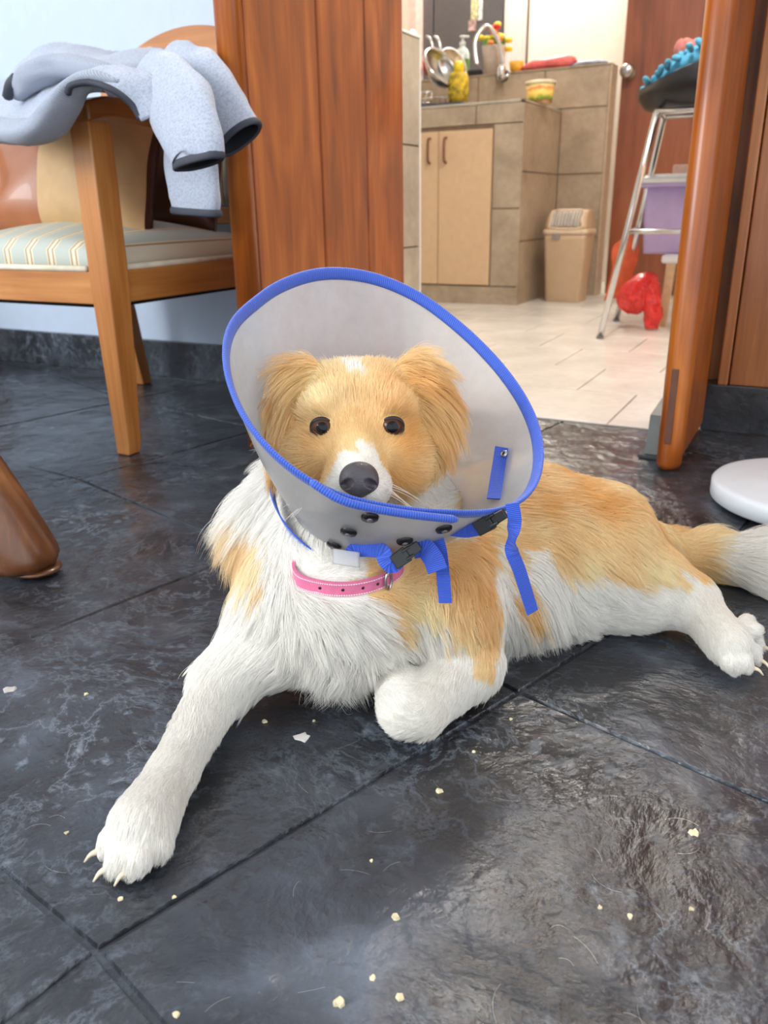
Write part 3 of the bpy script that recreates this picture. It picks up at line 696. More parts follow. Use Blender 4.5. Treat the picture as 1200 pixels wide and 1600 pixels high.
# ------------------------------------------------------------------ white round base at the right
e1_ = G(1108, 764, 0.0); dcx = G(1200, 712, 0.034); rr_ = 0.20
_p = [G(1109, 768, 0.008)[:2], G(1200, 824, 0.004)[:2], G(1200, 713, 0.036)[:2]]
_A = np.array([[2 * (_p[k][0] - _p[0][0]), 2 * (_p[k][1] - _p[0][1])] for k in (1, 2)]); dc0 = np.linalg.solve(_A, np.array([_p[k] @ _p[k] - _p[0] @ _p[0] for k in (1, 2)])); rr_ = float(np.linalg.norm(dc0 - _p[0]))
print('disc', dc0, rr_)
db = thing('fan_base', (float(dc0[0]), float(dc0[1]), 0), 'white round pedestal base standing on the slate by the wood wall', 'pedestal base')
lathe('base_disc', [(0, 0.004), (rr_ - 0.006, 0.004), (rr_, 0.008), (rr_, 0.030), (rr_ - 0.004, 0.0345), (rr_ - 0.012, 0.036), (0.06, 0.040), (0, 0.040)], M_WHITE, db, 64, (*dc0, 0))
lathe('foot_ring', [(0, 0.0), (rr_ - 0.02, 0.0), (rr_ - 0.02, 0.005), (0, 0.005)], M_BLACK, db, 48, (*dc0, 0))
lathe('pole', [(0.03, 0.038), (0.028, 0.06), (0.014, 0.075), (0.013, 0.9), (0, 0.9)], M_WHITE, db, 24, (*dc0, 0))

# ------------------------------------------------------------------ kitchen things
# swing-lid bin
BXc, BYc = -1.155, 4.17
bn = thing('waste_bin', (BXc, BYc, 0), 'beige plastic swing lid waste bin on the kitchen tiles', 'bin')
M_BIN = plain('bin_beige', (196, 168, 136), 0.45, noise=0.02); M_LID2 = plain('bin_flap', (186, 180, 172), 0.5); M_RIM = plain('bin_rim', (222, 198, 168), 0.4)
def rrect(cx, cy, hx, hy, r, z, n=5):
    out = []
    for sx, sy, a0 in ((1, 1, 0), (-1, 1, 90), (-1, -1, 180), (1, -1, 270)):
        for k in range(n): a = math.radians(a0 + 90 * k / (n - 1)); out.append((cx + sx * (hx - r) + r * math.cos(a), cy + sy * (hy - r) + r * math.sin(a), z))
    return out
loft('bin_body', [rrect(BXc, BYc, hx, hy, 0.02, z) for hx, hy, z in ((0.085, 0.075, 0.0), (0.088, 0.078, 0.01), (0.105, 0.092, 0.30), (0.106, 0.093, 0.33))], M_BIN, bn)
loft('bin_rim', [rrect(BXc, BYc, hx, hy, 0.022, z) for hx, hy, z in ((0.109, 0.096, 0.326), (0.112, 0.099, 0.332), (0.112, 0.099, 0.344), (0.106, 0.094, 0.35))], M_RIM, bn)
hood = []
for q in np.linspace(0, 1, 12):
    hx = 0.104 - 0.012 * q; hy = 0.09 - 0.045 * q ** 1.5; hood.append(rrect(BXc, BYc + 0.028 * q ** 1.3, hx, hy, 0.02, 0.348 + 0.09 * math.sin(q * math.pi / 2)))
loft('bin_lid', hood, M_BIN, bn)
V = []
for q, z in ((0.12, 0), (0.95, 1)):
    hx = 0.085 - 0.004 * q; y_ = BYc + 0.028 * q ** 1.3 - (0.09 - 0.045 * q ** 1.5) - 0.003; zz = 0.350 + 0.09 * math.sin(q * math.pi / 2)
    V += [(BXc - hx, y_ + 0.002, zz), (BXc + hx, y_ + 0.002, zz)]
frm = spline([(BXc - .08, BYc - .093, .358), (BXc - .076, BYc - .08, .39), (BXc - .074, BYc - .045, .432), (BXc, BYc - .04, .436), (BXc + .074, BYc - .045, .432), (BXc + .076, BYc - .08, .39), (BXc + .08, BYc - .093, .358), (BXc, BYc - .097, .352), (BXc - .08, BYc - .093, .358)], 50)
tube('flap_frame', frm, 0.006, M_RIM, bn, 8)
for k in range(9):
    x_ = BXc - 0.064 + 0.016 * k
    tube('flap_rib', spline([(x_, BYc - .096, .36), (x_, BYc - .084, .39), (x_, BYc - .05, .43)], 8), 0.0062, M_LID2, bn, 6)
box('latch', BXc - 0.06, BXc - 0.02, BYc - 0.101, BYc - 0.094, 0.305, 0.328, plain('grey_latch', (140, 134, 126), 0.5), bn, bev=0.001)

# bar stool
st1, st2 = G(937, 530, 0), G(963, 503, 0)
sc0 = np.array([-0.42, 3.18])
sl = thing('bar_stool', (float(sc0[0]), float(sc0[1]), 0), 'bar stool with black seat and slender chrome legs in kitchen', 'stool')
tops = [AY(1026, 175, st1[1] + 0.05), AY(1038, 182, st2[1] - 0.08)]
feet = [st1, st2]; 
mir = lambda p: np.array([2 * sc0[0] - p[0], p[1], p[2]])
for f_, tp in zip(feet, tops):
    for g_ in (lambda q: q, mir):
        tube('leg', [g_(f_) + np.array([0, 0, 0.004]), g_(f_ * 0.5 + tp * 0.5), g_(tp)], 0.0115, M_CHROME, sl, 10, up=(0, 1, 0))
        lathe('leg_tip', [(0, 0), (0.013, 0), (0.013, 0.012), (0, 0.014)], plain('grey_tip', (120, 120, 120), 0.6), sl, 12, g_(f_))
zr = 0.37; rp = []
for f_, tp in zip(feet, tops): rp.append(f_ + (tp - f_) * (zr / tp[2]))
tube('foot_rail', [rp[0], mir(rp[0]), mir(rp[1]), rp[1]], 0.008, M_CHROME, sl, 10, loop=True)
tube('seat_frame', [tops[0], mir(tops[0]), mir(tops[1]), tops[1]], 0.010, M_CHROME, sl, 10, loop=True)
sz = tops[0][2] + 0.012
sc_y = (tops[0][1] + tops[1][1]) / 2
rg = []
for q, (s_, z_) in enumerate(((0.80, 0.0), (0.97, 0.012), (1.06, 0.04), (1.08, 0.06), (0.9, 0.075))):
    a_ = np.linspace(0, 2 * np.pi, 36, endpoint=False)
    rg.append(np.stack([sc0[0] + 0.235 * s_ * np.cos(a_), sc_y + 0.21 * s_ * np.sin(a_), sz + z_ + 0.055 * np.clip(1 - ((np.cos(a_) + 1) / 1.2) ** 2, 0, 1) * 0 + 0.06 * np.clip((np.cos(a_) + 1) * 1.1, 0, 1) * (1.0 if q > 2 else 0.4 if q == 2 else 0.0)], 1))
loft('seat', rg, M_BLACK, sl)
# blue chenille cloth on the stool
sp = thing('chenille_cloth', (float(sc0[0]), float(sc_y), float(sz + 0.06)), 'bright blue chenille cloth with finger tufts on the bar stool seat', 'cloth')
M_CHE = plain('blue_chenille', (88, 172, 206), 0.9, noise=0.1)
bz = lambda x_: sz + 0.066 + 0.06 * min(1, max(0, ((x_ - sc0[0]) / 0.235 + 1) * 1.1))
V = []
tuftm = None
tpos = []
for i in range(13):
    for j in range(10):
        x_ = sc0[0] - 0.235 + i * 0.034 + random.uniform(-.006, .006); y_ = sc_y - 0.18 + j * 0.036 + random.uniform(-.006, .006)
        if ((x_ - sc0[0]) / 0.245) ** 2 + ((y_ - sc_y) / 0.20) ** 2 > 1: continue
        tpos.append((x_, y_, bz(x_) + 0.05 * min(1, i / 5.0)))
rg = []
for s_ in (1.0, 0.97, 0.6, 0.02):
    a_ = np.linspace(0, 2 * np.pi, 30, endpoint=False); xx = sc0[0] + 0.235 * s_ * np.cos(a_)
    ii = np.clip((xx - (sc0[0] - 0.235)) / 0.034, 0, 5) / 5
    rg.append(np.stack([xx, sc_y + 0.18 * s_ * np.sin(a_), np.array([bz(v_) for v_ in xx]) + (0.05 * ii - 0.004 if s_ < 1 else -0.018 * np.ones(30) + 0.01)], 1))
loft('backing', rg, M_CHE, sp)
for k, (x_, y_, z_) in enumerate(tpos):
    d_ = np.array([random.uniform(-1, 0.2), random.uniform(-1, 1), random.uniform(0.4, 1.0)]); d_ /= np.linalg.norm(d_)
    a_ = np.array([x_, y_, z_ - 0.008])
    tube('tuft', spline([a_, a_ + d_ * 0.02, a_ + d_ * 0.04 + np.array([0, 0, -0.004])], 6), [0.007, 0.0095, 0.0105, 0.0105, 0.009, 0.002], M_CHE, sp, 7)
# artificial flower lying on the cloth
fw = AY(1072, 75, sc_y); fl = thing('artificial_flower', tuple(map(float, fw)), 'pink artificial rose with green leaf on the blue cloth', 'flower')
M_PET = plain('pink_petal', (214, 130, 120), 0.6, noise=0.1); M_LEAF = plain('green_leaf', (104, 158, 62), 0.5, noise=0.1)
for k in range(9):
    a = k * 2.4; r_ = 0.006 + 0.0035 * k; ellipsoid('petal', fw + np.array([r_ * math.cos(a), r_ * 0.8 * math.sin(a), 0.004 * math.sin(3 * a)]), (0.020, 0.012, 0.026), M_PET, fl, None, 10, 8)
for px_, py_, tl_ in ((1066, 100, 0.5), (1062, 112, -0.4), (1070, 128, 0.2)):
    c = AY(px_, py_, sc_y - 0.02); A = np.array(Matrix.Rotation(tl_, 3, 'Y')); ellipsoid('leaf', c, (0.014, 0.006, 0.05), M_LEAF, fl, A, 10, 8)
tube('stem', [fw, AY(1074, 120, sc_y), AY(1080, 150, sc_y)], 0.004, M_LEAF, fl, 8)

# low white stool with the lilac box
lx = AY(1038, 405, 3.35); ws = thing('step_stool', (float(lx[0]) + 0.12, 3.5, 0), 'low white top stool with beige legs under the lilac box', 'stool')
sw0, sw1, sy0, sy1, swz = lx[0] - 0.012, lx[0] + 0.36, 3.35, 3.70, lx[2]
box('stool_top', sw0, sw1, sy0, sy1, swz - 0.016, swz + 0.016, M_WHITE, ws, bev=0.010, seg=3)
M_BLEG = plain('beige_leg', (220, 190, 150), 0.5)
for x_ in (sw0 + 0.035, sw1 - 0.035):
    for y_ in (sy0 + 0.03, sy1 - 0.03): leg4('leg', [(x_ - 0.01, y_, 0, 0.013, 0.013), (x_, y_, swz - 0.014, 0.016, 0.016)], M_BLEG, ws)
bl = AY(1000, 300, 3.40)
bxo = thing('storage_box', (float(bl[0]) + 0.18, 3.52, float(swz) + 0.016), 'lilac plastic storage box with white lid on the low stool', 'storage box')
M_LIL = plain('lilac_plastic', (196, 178, 226), 0.4, noise=0.02)
bt = AY(1003, 290, 3.40)[2]; zb_ = swz + 0.016
bcx_, bcy_ = bl[0] + 0.19, 3.54
loft('box_body', [rrect(bcx_, bcy_, 0.165 + 0.02 * q, 0.125 + 0.015 * q, 0.03, zb_ + (bt - zb_) * q) for q in (0, 0.04, 0.5, 1)], M_LIL, bxo)
loft('box_rim', [rrect(bcx_, bcy_, h_, h_ - 0.045, 0.03, bt + z_) for h_, z_ in ((0.19, -0.006), (0.196, -0.004), (0.196, 0.006), (0.19, 0.008))], M_LIL, bxo)
loft('box_lid', [rrect(bcx_, bcy_, h_, h_ - 0.045, 0.03, bt + z_) for h_, z_ in ((0.195, 0.008), (0.2, 0.010), (0.2, 0.026), (0.185, 0.030), (0.18, 0.038), (0.16, 0.04))], M_WHITE, bxo)
box('lid_handle', bcx_ - 0.10, bcx_ + 0.10, bcy_ - 0.012, bcy_ + 0.012, bt + 0.038, bt + 0.075, plain('clear_lid', (206, 170, 156), 0.3), bxo, bev=0.008, seg=3)

# orange cloth hanging from the stool rail
oc = thing('orange_cloth', (float(rp[1][0]), float(rp[1][1]), float(zr)), 'orange cloth hanging over the chrome stool rail', 'cloth')
M_ORC = plain('orange_cloth', (216, 100, 62), 0.85, noise=0.08); yo = float(rp[1][1])
def OY(px_, py_, dy): return AY(px_, py_, yo + dy)
sheet('drape', [[OY(972, 372, 0.0), OY(978, 366, 0.012), OY(986, 366, 0.014), OY(994, 374, 0.0)],
                [OY(957, 390, -0.012), OY(966, 392, -0.02), OY(982, 388, -0.012), OY(998, 392, 0.01)],
                [OY(956, 420, -0.02), OY(964, 424, -0.012), OY(978, 418, -0.02), OY(993, 416, 0.0)],
                [OY(950, 450, -0.015), OY(962, 452, -0.024), OY(974, 450, -0.012), OY(982, 448, -0.01)],
                [OY(944, 470, -0.015), OY(955, 466, -0.02), OY(968, 466, -0.012), OY(978, 462, -0.01)]], M_ORC, oc, 0.005, 26, 20, 0.004, 60, 3)
# red plastic bag behind the stool
rb = thing('plastic_bag', (-0.65, 3.42, 0.1), 'crumpled red plastic bag hanging beside the low stool leg', 'bag')
m = NT('red_film'); nz = m.n('ShaderNodeTexNoise', Scale=40.0, Detail=5.0, Distortion=1.0); m.l(m.geo(), nz.inputs['Vector'])
m.l(m.ramp(nz.outputs[0], [(0.3, lin((196, 34, 34))), (0.7, lin((240, 66, 60)))]), m.b.inputs['Base Color']); m.b.inputs['Roughness'].default_value = 0.25; m.bump(nz.outputs[0], 0.35, 0.006)
M_REDB = m.m
def bagtube(name, pts, ra, flat=0.6):
    pa = spline([AY(*q) for q in pts], 26); r_ = spline(np.array(ra)[:, None], 26)[:, 0]; T, Nn, Bb = frames(pa, (0, -1, 0)); a_ = np.linspace(0, 2 * np.pi, 16, endpoint=False)
    rg = [pa[k] + (r_[k] * np.cos(a_) * (1 + 0.18 * np.sin(5 * a_ + k * 0.6)))[:, None] * Bb[k] + (r_[k] * flat * np.sin(a_) * (1 + 0.18 * np.cos(4 * a_ - k * 0.4)))[:, None] * Nn[k] for k in range(26)]
    return loft(name, rg, M_REDB, rb)
bagtube('bag_body', [(1028, 445, 3.30), (1008, 446, 3.29), (990, 458, 3.28), (990, 470, 3.28), (1004, 464, 3.28), (1018, 454, 3.29)], [0.03, 0.045, 0.05, 0.05, 0.042, 0.03])
bagtube('bag_tail', [(1016, 446, 3.28), (1019, 468, 3.27), (1020, 490, 3.26), (1018, 514, 3.25)], [0.035, 0.03, 0.034, 0.022])

# things on the sink half wall and counter
LZ = HWZ
def on_ledge(px, dy=0.05): return AY(px, 110, HWY + dy)[0]
# faucet
fb = AY(787, 118, HWY - 0.0)
fa = thing('faucet', tuple(map(float, fb)), 'chrome gooseneck kitchen faucet mounted above the sink', 'faucet')
lathe('wall_plate', [(0, 0.012), (0.026, 0.010), (0.03, 0.0), (0.03, -0.002)], M_BLACK, fa, 24, fb, (0, -1, 0))
lathe('valve_body', [(0.0, -0.03), (0.02, -0.028), (0.022, 0.0), (0.022, 0.03), (0.016, 0.045), (0, 0.046)], M_CHROME, fa, 24, fb + np.array([0, -0.035, 0]))
tube('spout', spline([fb + np.array([0, -0.035, 0.02])] + [AY(*q) for q in ((785, 95, HWY - 0.04), (778, 62, HWY - 0.055), (760, 41, HWY - 0.085), (744, 60, HWY - 0.12), (743, 84, HWY - 0.13), (746, 102, HWY - 0.135))], 40), 0.0105, M_CHROME, fa, 12, up=(0, 1, 0))
tube('lever', [fb + np.array([0, -0.05, -0.012]), fb + np.array([0.03, -0.075, -0.02]), fb + np.array([0.06, -0.09, -0.014])], [0.012, 0.010, 0.007], M_CHROME, fa, 12)
# flower pot
x_ = on_ledge(771, 0.06); pc = np.array([x_, HWY + 0.06, LZ])
pot = thing('flower_pot', tuple(map(float, pc)), 'white pot of red and yellow artificial flowers behind the faucet', 'flower pot')
lathe('pot', [(0, 0.002), (0.045, 0.0), (0.062, 0.13), (0.064, 0.135), (0.058, 0.135), (0.055, 0.12), (0, 0.12)], plain('pot_white', (226, 212, 200), 0.4), pot, 28, pc)
FC = [plain('petal_red', (214, 50, 40), 0.6), plain('petal_orange', (240, 140, 50), 0.6), plain('petal_yellow', (246, 220, 60), 0.6)]
for k in range(26):
    a = random.uniform(0, 6.28); r_ = random.uniform(0.0, 0.085); h_ = random.uniform(0.15, 0.24) - r_ * 0.4
    c = pc + np.array([r_ * math.cos(a), r_ * math.sin(a) * 0.6, h_]); 
    ellipsoid('flower_head', c, (0.022, 0.020, 0.014), FC[(0 if c[0] > x_ + 0.02 and c[2] > LZ + 0.19 else random.choice((0, 1, 2, 2)))], pot, None, 8, 6)
    if k % 2: tube('stem', [pc + np.array([0, 0, 0.11]), c], 0.003, M_LEAF, pot, 6)
for k in range(12):
    a = k * 0.52; c = pc + np.array([0.05 * math.cos(a), 0.04 * math.sin(a), 0.15]); ellipsoid('leaf', c, (0.012, 0.004, 0.032), M_LEAF, pot, np.array(Matrix.Rotation(a, 3, 'Z')) , 8, 6)
# soap bottle with pump
x_ = on_ledge(722, 0.05); bc = np.array([x_, HWY + 0.05, LZ])
sb = thing('soap_bottle', tuple(map(float, bc)), 'clear dish soap bottle with white pump on the half wall', 'bottle')
m = plain('soap_plastic', (214, 228, 226), 0.2)
lathe('bottle', [(0, 0), (0.036, 0.002), (0.038, 0.02), (0.038, 0.11), (0.028, 0.135), (0.014, 0.145), (0.013, 0.155), (0, 0.155)], m, sb, 24, bc)
lathe('soap_label', [(0.0385, 0.03), (0.0387, 0.032), (0.0387, 0.085), (0.0385, 0.088)], plain('soap_green', (110, 160, 60), 0.5), sb, 24, bc)
lathe('pump', [(0, 0.155), (0.015, 0.155), (0.015, 0.17), (0.005, 0.172), (0.005, 0.19), (0.014, 0.191), (0.014, 0.2), (0, 0.201)], M_WHITE, sb, 16, bc)
tube('nozzle', [bc + np.array([0, 0, 0.195]), bc + np.array([0.035, 0, 0.192])], 0.005, M_WHITE, sb, 8)
# black dish beside the pot
x_ = on_ledge(742, 0.05); bd_ = np.array([x_, HWY + 0.05, LZ])
k_ = thing('soap_dish', tuple(map(float, bd_)), 'small black dish on the half wall beside the pot', 'dish')
loft('dish', [rrect(x_, HWY + 0.05, 0.045 * s_, 0.03 * s_, 0.01, LZ + z_) for s_, z_ in ((0.8, 0.0), (1.0, 0.012), (1.0, 0.03), (0.9, 0.03), (0.8, 0.012))], M_BLACK, k_)
# yellow cup, red packet, blue packet on the ledge
x_ = on_ledge(806, 0.03); yc = np.array([x_, HWY + 0.04, LZ])
k_ = thing('yellow_sponge_holder', tuple(map(float, yc)), 'orange yellow plastic cup on the half wall ledge', 'cup')
lathe('cup', [(0, 0), (0.03, 0), (0.04, 0.05), (0.036, 0.05), (0.028, 0.006), (0, 0.006)], plain('orange_plastic', (246, 178, 60), 0.4), k_, 24, yc)
def packet(name, label, cat, px0, px1, dy, h, mat, mat2, tilt=0.0):
    a = on_ledge(px0, dy); b = on_ledge(px1, dy); n = 14; S = []
    k_ = thing(name, (float((a + b) / 2), HWY + dy, LZ), label, cat)
    for i in range(n):
        s = i / (n - 1); xx = a + (b - a) * s; hh = h * (0.25 + 0.75 * math.sin(math.pi * min(1, max(0, s * 0.94 + 0.03))) ** 0.5) * (1 + 0.12 * math.sin(9 * s)) + tilt * s
        wv = 0.045 * (0.6 + 0.4 * math.sin(math.pi * s)); S.append([(xx, HWY + dy + wv * math.cos(t_), LZ + 0.001 + hh * 0.5 * (1 + math.sin(t_))) for t_ in np.linspace(0, 2 * math.pi, 14, endpoint=False)])
    loft('wrapper', S, mat, k_)
    for s in (0, n - 1):
        xx = S[s][0][0]; zz = float(np.mean([p[2] for p in S[s]])); sg = -1 if s == 0 else 1
        lo_, hi_ = sorted((xx, xx + sg * 0.016)); box('crimp', lo_, hi_, HWY + dy - 0.03, HWY + dy + 0.03, zz - 0.002, zz + 0.002, mat2, k_)
packet('food_packet', 'long pink red food packet lying on the half wall ledge', 'packet', 818, 898, 0.05, 0.05, plain('red_wrap', (232, 112, 110), 0.35, noise=0.15, nscale=18), plain('red_wrap_dark', (206, 70, 70), 0.4), 0.02)
packet('tissue_pack', 'white and blue packet at the end of the half wall ledge', 'packet', 897, 944, 0.05, 0.028, plain('blue_wrap', (196, 204, 226), 0.4, noise=0.2, nscale=14), plain('blue_edge', (74, 110, 206), 0.4))
# printed tub on the corner of the counter
tc_ = AY(847, 160, 4.12); tc_ = np.array([tc_[0], 4.12, CZ + 0.008]); tc_[0] = AY(847, 150, 4.12)[0] - 0.01
k_ = thing('food_tub', tuple(map(float, tc_)), 'yellow and orange printed plastic tub on the counter corner', 'tub')
m = NT('tub_print'); sp_ = m.n('ShaderNodeSeparateXYZ'); m.l(m.geo(), sp_.inputs[0]); mr = m.n('ShaderNodeMapRange'); mr.inputs[1].default_value = CZ; mr.inputs[2].default_value = CZ + 0.1; m.l(sp_.outputs[2], mr.inputs[0])
nz = m.n('ShaderNodeTexNoise', Scale=26.0, Detail=3.0); m.l(m.geo(), nz.inputs['Vector']); ad = m.n('ShaderNodeMath', operation='MULTIPLY_ADD'); m.l(nz.outputs[0], ad.inputs[0]); ad.inputs[1].default_value = 0.5; m.l(mr.outputs[0], ad.inputs[2])
m.l(m.ramp(ad.outputs[0], [(0.28, lin((238, 214, 170))), (0.42, lin((170, 110, 70))), (0.52, lin((120, 170, 60))), (0.66, lin((246, 220, 110))), (0.82, lin((250, 226, 120))), (0.98, lin((238, 120, 60))), (1.12, lin((248, 224, 150)))]), m.b.inputs['Base Color'])
lathe('tub', [(0, 0.0), (0.056, 0.0), (0.068, 0.088), (0, 0.088)], m.m, k_, 32, tc_)
lathe('tub_lid', [(0.070, 0.082), (0.073, 0.084), (0.073, 0.094), (0.066, 0.096), (0, 0.096)], plain('tub_lid', (240, 228, 196), 0.4), k_, 32, tc_)
# dish rack with dishes
ry = 4.06
def RK(px, py, dy=0): return AY(px, py, ry + dy)
rkz = CZ + 0.004
tray = thing('drying_tray', (-1.85, ry, float(rkz)), 'dark flat drying tray lying on the counter under dishes', 'tray')
tx0, tx1 = RK(640, 160)[0], RK(738, 157)[0]
loft('tray', [rrect((tx0 + tx1) / 2, ry, (tx1 - tx0) / 2 * s_, 0.13 * s_, 0.02, rkz + z_) for s_, z_ in ((0.95, 0.005), (1.0, 0.008), (1.0, 0.02), (0.97, 0.02), (0.94, 0.010))], plain('tray_dark', (66, 70, 86), 0.4), tray)
rack = thing('dish_rack', (-1.88, ry, float(rkz) + 0.02), 'chrome wire dish rack holding bowls and plates', 'dish rack')
rx0, rx1 = RK(640, 140)[0], RK(690, 140)[0]
for y_ in (ry - 0.11, ry + 0.11):
    for z_ in (0.03, 0.075): tube('wire', [(rx0, y_, rkz + z_), (rx1, y_, rkz + z_)], 0.003, M_CHROME, rack, 6)
for k in range(7):
    xx = rx0 + (rx1 - rx0) * k / 6
    tube('wire', spline([(xx, ry - 0.11, rkz + 0.075), (xx, ry - 0.105, rkz + 0.026), (xx, ry + 0.105, rkz + 0.026), (xx, ry + 0.11, rkz + 0.075)], 20), 0.0025, M_CHROME, rack, 6)
def dish(name, label, cat, px, py, dy, R_, depth, axis, mat, rim=None):
    c = RK(px, py, dy); k_ = thing(name, tuple(map(float, c)), label, cat)
    pr_ = [(R_ * math.sin(t_), depth * (1 - math.cos(t_))) for t_ in np.linspace(0.02, math.pi / 2, 12)]
    pr_ += [(p_[0] * 0.96, p_[1] + 0.003) for p_ in pr_[::-1]]
    lathe('bowl', pr_, mat, k_, 36, c, axis)
    if rim: lathe('rim', [(R_ * 0.97, depth), (R_ * 1.03, depth - 0.002), (R_ * 1.03, depth + 0.004), (R_ * 0.96, depth + 0.005)], rim, k_, 36, c, axis)
dish('steel_bowl', 'large stainless steel bowl tilted in the dish rack', 'bowl', 676, 122, 0.0, 0.105, 0.075, (0.75, -0.25, 0.55), M_STEEL, M_CHROME)
dish('red_bowl', 'bright red plastic bowl standing in the dish rack', 'bowl', 655, 116, -0.06, 0.066, 0.05, (-0.9, 0.1, 0.2), plain('red_plastic', (226, 46, 46), 0.35))
dish('white_plate', 'white plate standing upright behind the tiled partition', 'plate', 652, 82, 0.05, 0.10, 0.03, (-0.95, -0.2, 0.1), M_WHITE)
dish('patterned_bowl', 'patterned ceramic bowl leaning on the steel bowl', 'bowl', 696, 112, 0.15, 0.085, 0.06, (0.8, -0.45, 0.3), plain('pattern_ceramic', (216, 196, 168), 0.3, noise=0.25, nscale=26), M_WHITE)
for px_ in (674, 686):
    k_ = thing('whisk', tuple(map(float, RK(px_, 100, 0.20))), ('steel ladle hung by its curved handle behind the red bowl' if px_ < 680 else 'steel ladle with curved handle standing beside the soap bottle'), 'utensil', 'steel utensils in the dish rack')
    tube('handle', spline([RK(px_ + 4, 110, 0.20), RK(px_ + 3, 80, 0.20), RK(px_ - 1, 62, 0.20), RK(px_ - 8, 56, 0.20)], 16), 0.006, M_CHROME, k_, 8)
    _h = RK(px_ + 4, 110, 0.20); tube('head', [_h, np.array([_h[0], _h[1], (_h[2] + CZ) / 2]), np.array([_h[0], _h[1], CZ + 0.001])], [0.006, 0.008, 0.014], M_CHROME, k_, 8)
yb = RK(716, 152, 0.0); yb[2] = rkz + 0.02
k_ = thing('scrub_brush', tuple(map(float, yb)), 'yellow bottle brush with dark bristles standing on the drying tray', 'brush')
M_YEL = plain('yellow_bristle', (196, 168, 44), 0.7, noise=0.35, nscale=40)
lathe('bristle_head', [(0, 0.0), (0.044, 0.004), (0.05, 0.05), (0.05, 0.11), (0.04, 0.14), (0, 0.145)], M_YEL, k_, 20, yb)
lathe('neck', [(0.02, 0.143), (0.026, 0.15), (0.026, 0.175), (0.016, 0.19), (0, 0.192)], plain('yellow_plastic', (232, 206, 40), 0.4), k_, 18, yb)

# refrigerator and door frame beyond the half wall
fy = 5.3
fx0, fx1 = AY(651, 30, fy)[0], AY(786, 30, fy)[0]; fxm = AY(677, 30, fy)[0]
fr_ = thing('refrigerator', (float((fx0 + fx1) / 2), fy + 0.33, 0), 'dark grey steel refrigerator standing behind the sink half wall', 'refrigerator')
M_FRI = plain('fridge_grey', (108, 106, 108), 0.35, 0.6, noise=0.02)
box('body', fx0, fx1, fy + 0.03, fy + 0.66, 0.02, 1.8, M_FRI, fr_, bev=0.004)
for a, b in ((fx0, fxm - 0.004), (fxm + 0.004, fx1)):
    d = box('fridge_door', a, b, fy, fy + 0.028, 0.05, 1.8, M_FRI, fr_, bev=0.004)
box('base', fx0 + 0.02, fx1 - 0.02, fy + 0.04, fy + 0.62, 0.0, 0.03, M_BLACK, fr_)
for px_, py_, w_, h_, cl_, lb in ((742, 14, 0.05, 0.11, (206, 196, 150), 'pale yellow'), (750, 14, 0.03, 0.12, (236, 232, 220), 'white'), (738, 40, 0.05, 0.06, (180, 150, 146), 'pinkish')):
    p_ = AY(px_, py_, fy - 0.004); o = box('fridge_magnet', p_[0] - w_ / 2, p_[0] + w_ / 2, fy - 0.006, fy - 0.0005, p_[2] - h_ / 2, p_[2] + h_ / 2, plain('magnet_' + lb.replace(' ', '_'), cl_, 0.5, noise=0.25, nscale=50), None, bev=0.001)
    tag(o, lb + ' paper magnet stuck to the dark refrigerator door', 'magnet')
wy = 5.25
wx0, wx1 = AY(788, 30, wy)[0], AY(824, 30, wy)[0]
d4 = structure(box('door_4', wx0, wx1, wy, wy + 0.04, 0.0, 2.1, plain('white_paint', (226, 220, 214), 0.5, noise=0.01), None, bev=0.003))
for a, b in ((0.15, 0.42), (0.58, 0.85)):
    box('door_moulding', wx0 + (wx1 - wx0) * a, wx0 + (wx1 - wx0) * b, wy - 0.012, wy, 0.2, 2.0, MATS['white_paint'], d4, bev=0.004)
structure(box('trim_4', wx1, wx1 + 0.012, wy - 0.006, wy + 0.04, 0, 2.3, plain('dark_edge', (96, 70, 50), 0.6), None))
structure(box('wall_kitchen_middle', wx1 + 0.012, -0.3, wy, wy + 0.08, 0, 2.6, M_CREAM))
structure(box('trim_5', AY(638, 20, 5.2)[0], AY(650, 20, 5.2)[0], 5.2, 5.3, 0, 2.4, plain('pinkish_trim', (226, 200, 190), 0.5), None))
structure(box('trim_6', AY(612, 20, 4.9)[0], AY(620, 20, 4.9)[0], 4.9, 4.96, 0, 2.4, M_RED, None))

# ------------------------------------------------------------------ scraps on the slate
M_CR = plain('crumb', (222, 206, 168), 0.8, noise=0.15); M_PAP = plain('paper_scrap', (196, 190, 184), 0.9, noise=0.2)
def scrap(name, px, py, r, mat, label, cat, group=None, seed=0, h=0.25):
    c = G(px, py, 0); rg_ = random.Random(seed); n = 9
    o_ = [(c[0] + r * rg_.uniform(0.55, 1.2) * math.cos(2 * math.pi * k / n), c[1] + r * rg_.uniform(0.55, 1.2) * math.sin(2 * math.pi * k / n)) for k in range(n)]
    lo_ = [(x_, y_, 0.0) for x_, y_ in o_]; hi_ = [(c[0] + (x_ - c[0]) * 0.8, c[1] + (y_ - c[1]) * 0.8, r * h * rg_.uniform(0.5, 1.2)) for x_, y_ in o_]
    o = loft(name, [lo_, hi_], mat, None, smooth=False); return tag(o, label, cat, group)
scrap('paper_scrap', 473, 1152, 0.0085, M_PAP, 'pale torn scrap on the slate between the dog forelegs', 'scrap', None, 3, 0.12)
scrap('paper_scrap', 14, 1078, 0.007, M_PAP, 'pale scrap on slate beside the heavy wooden table leg', 'scrap', None, 5, 0.15)
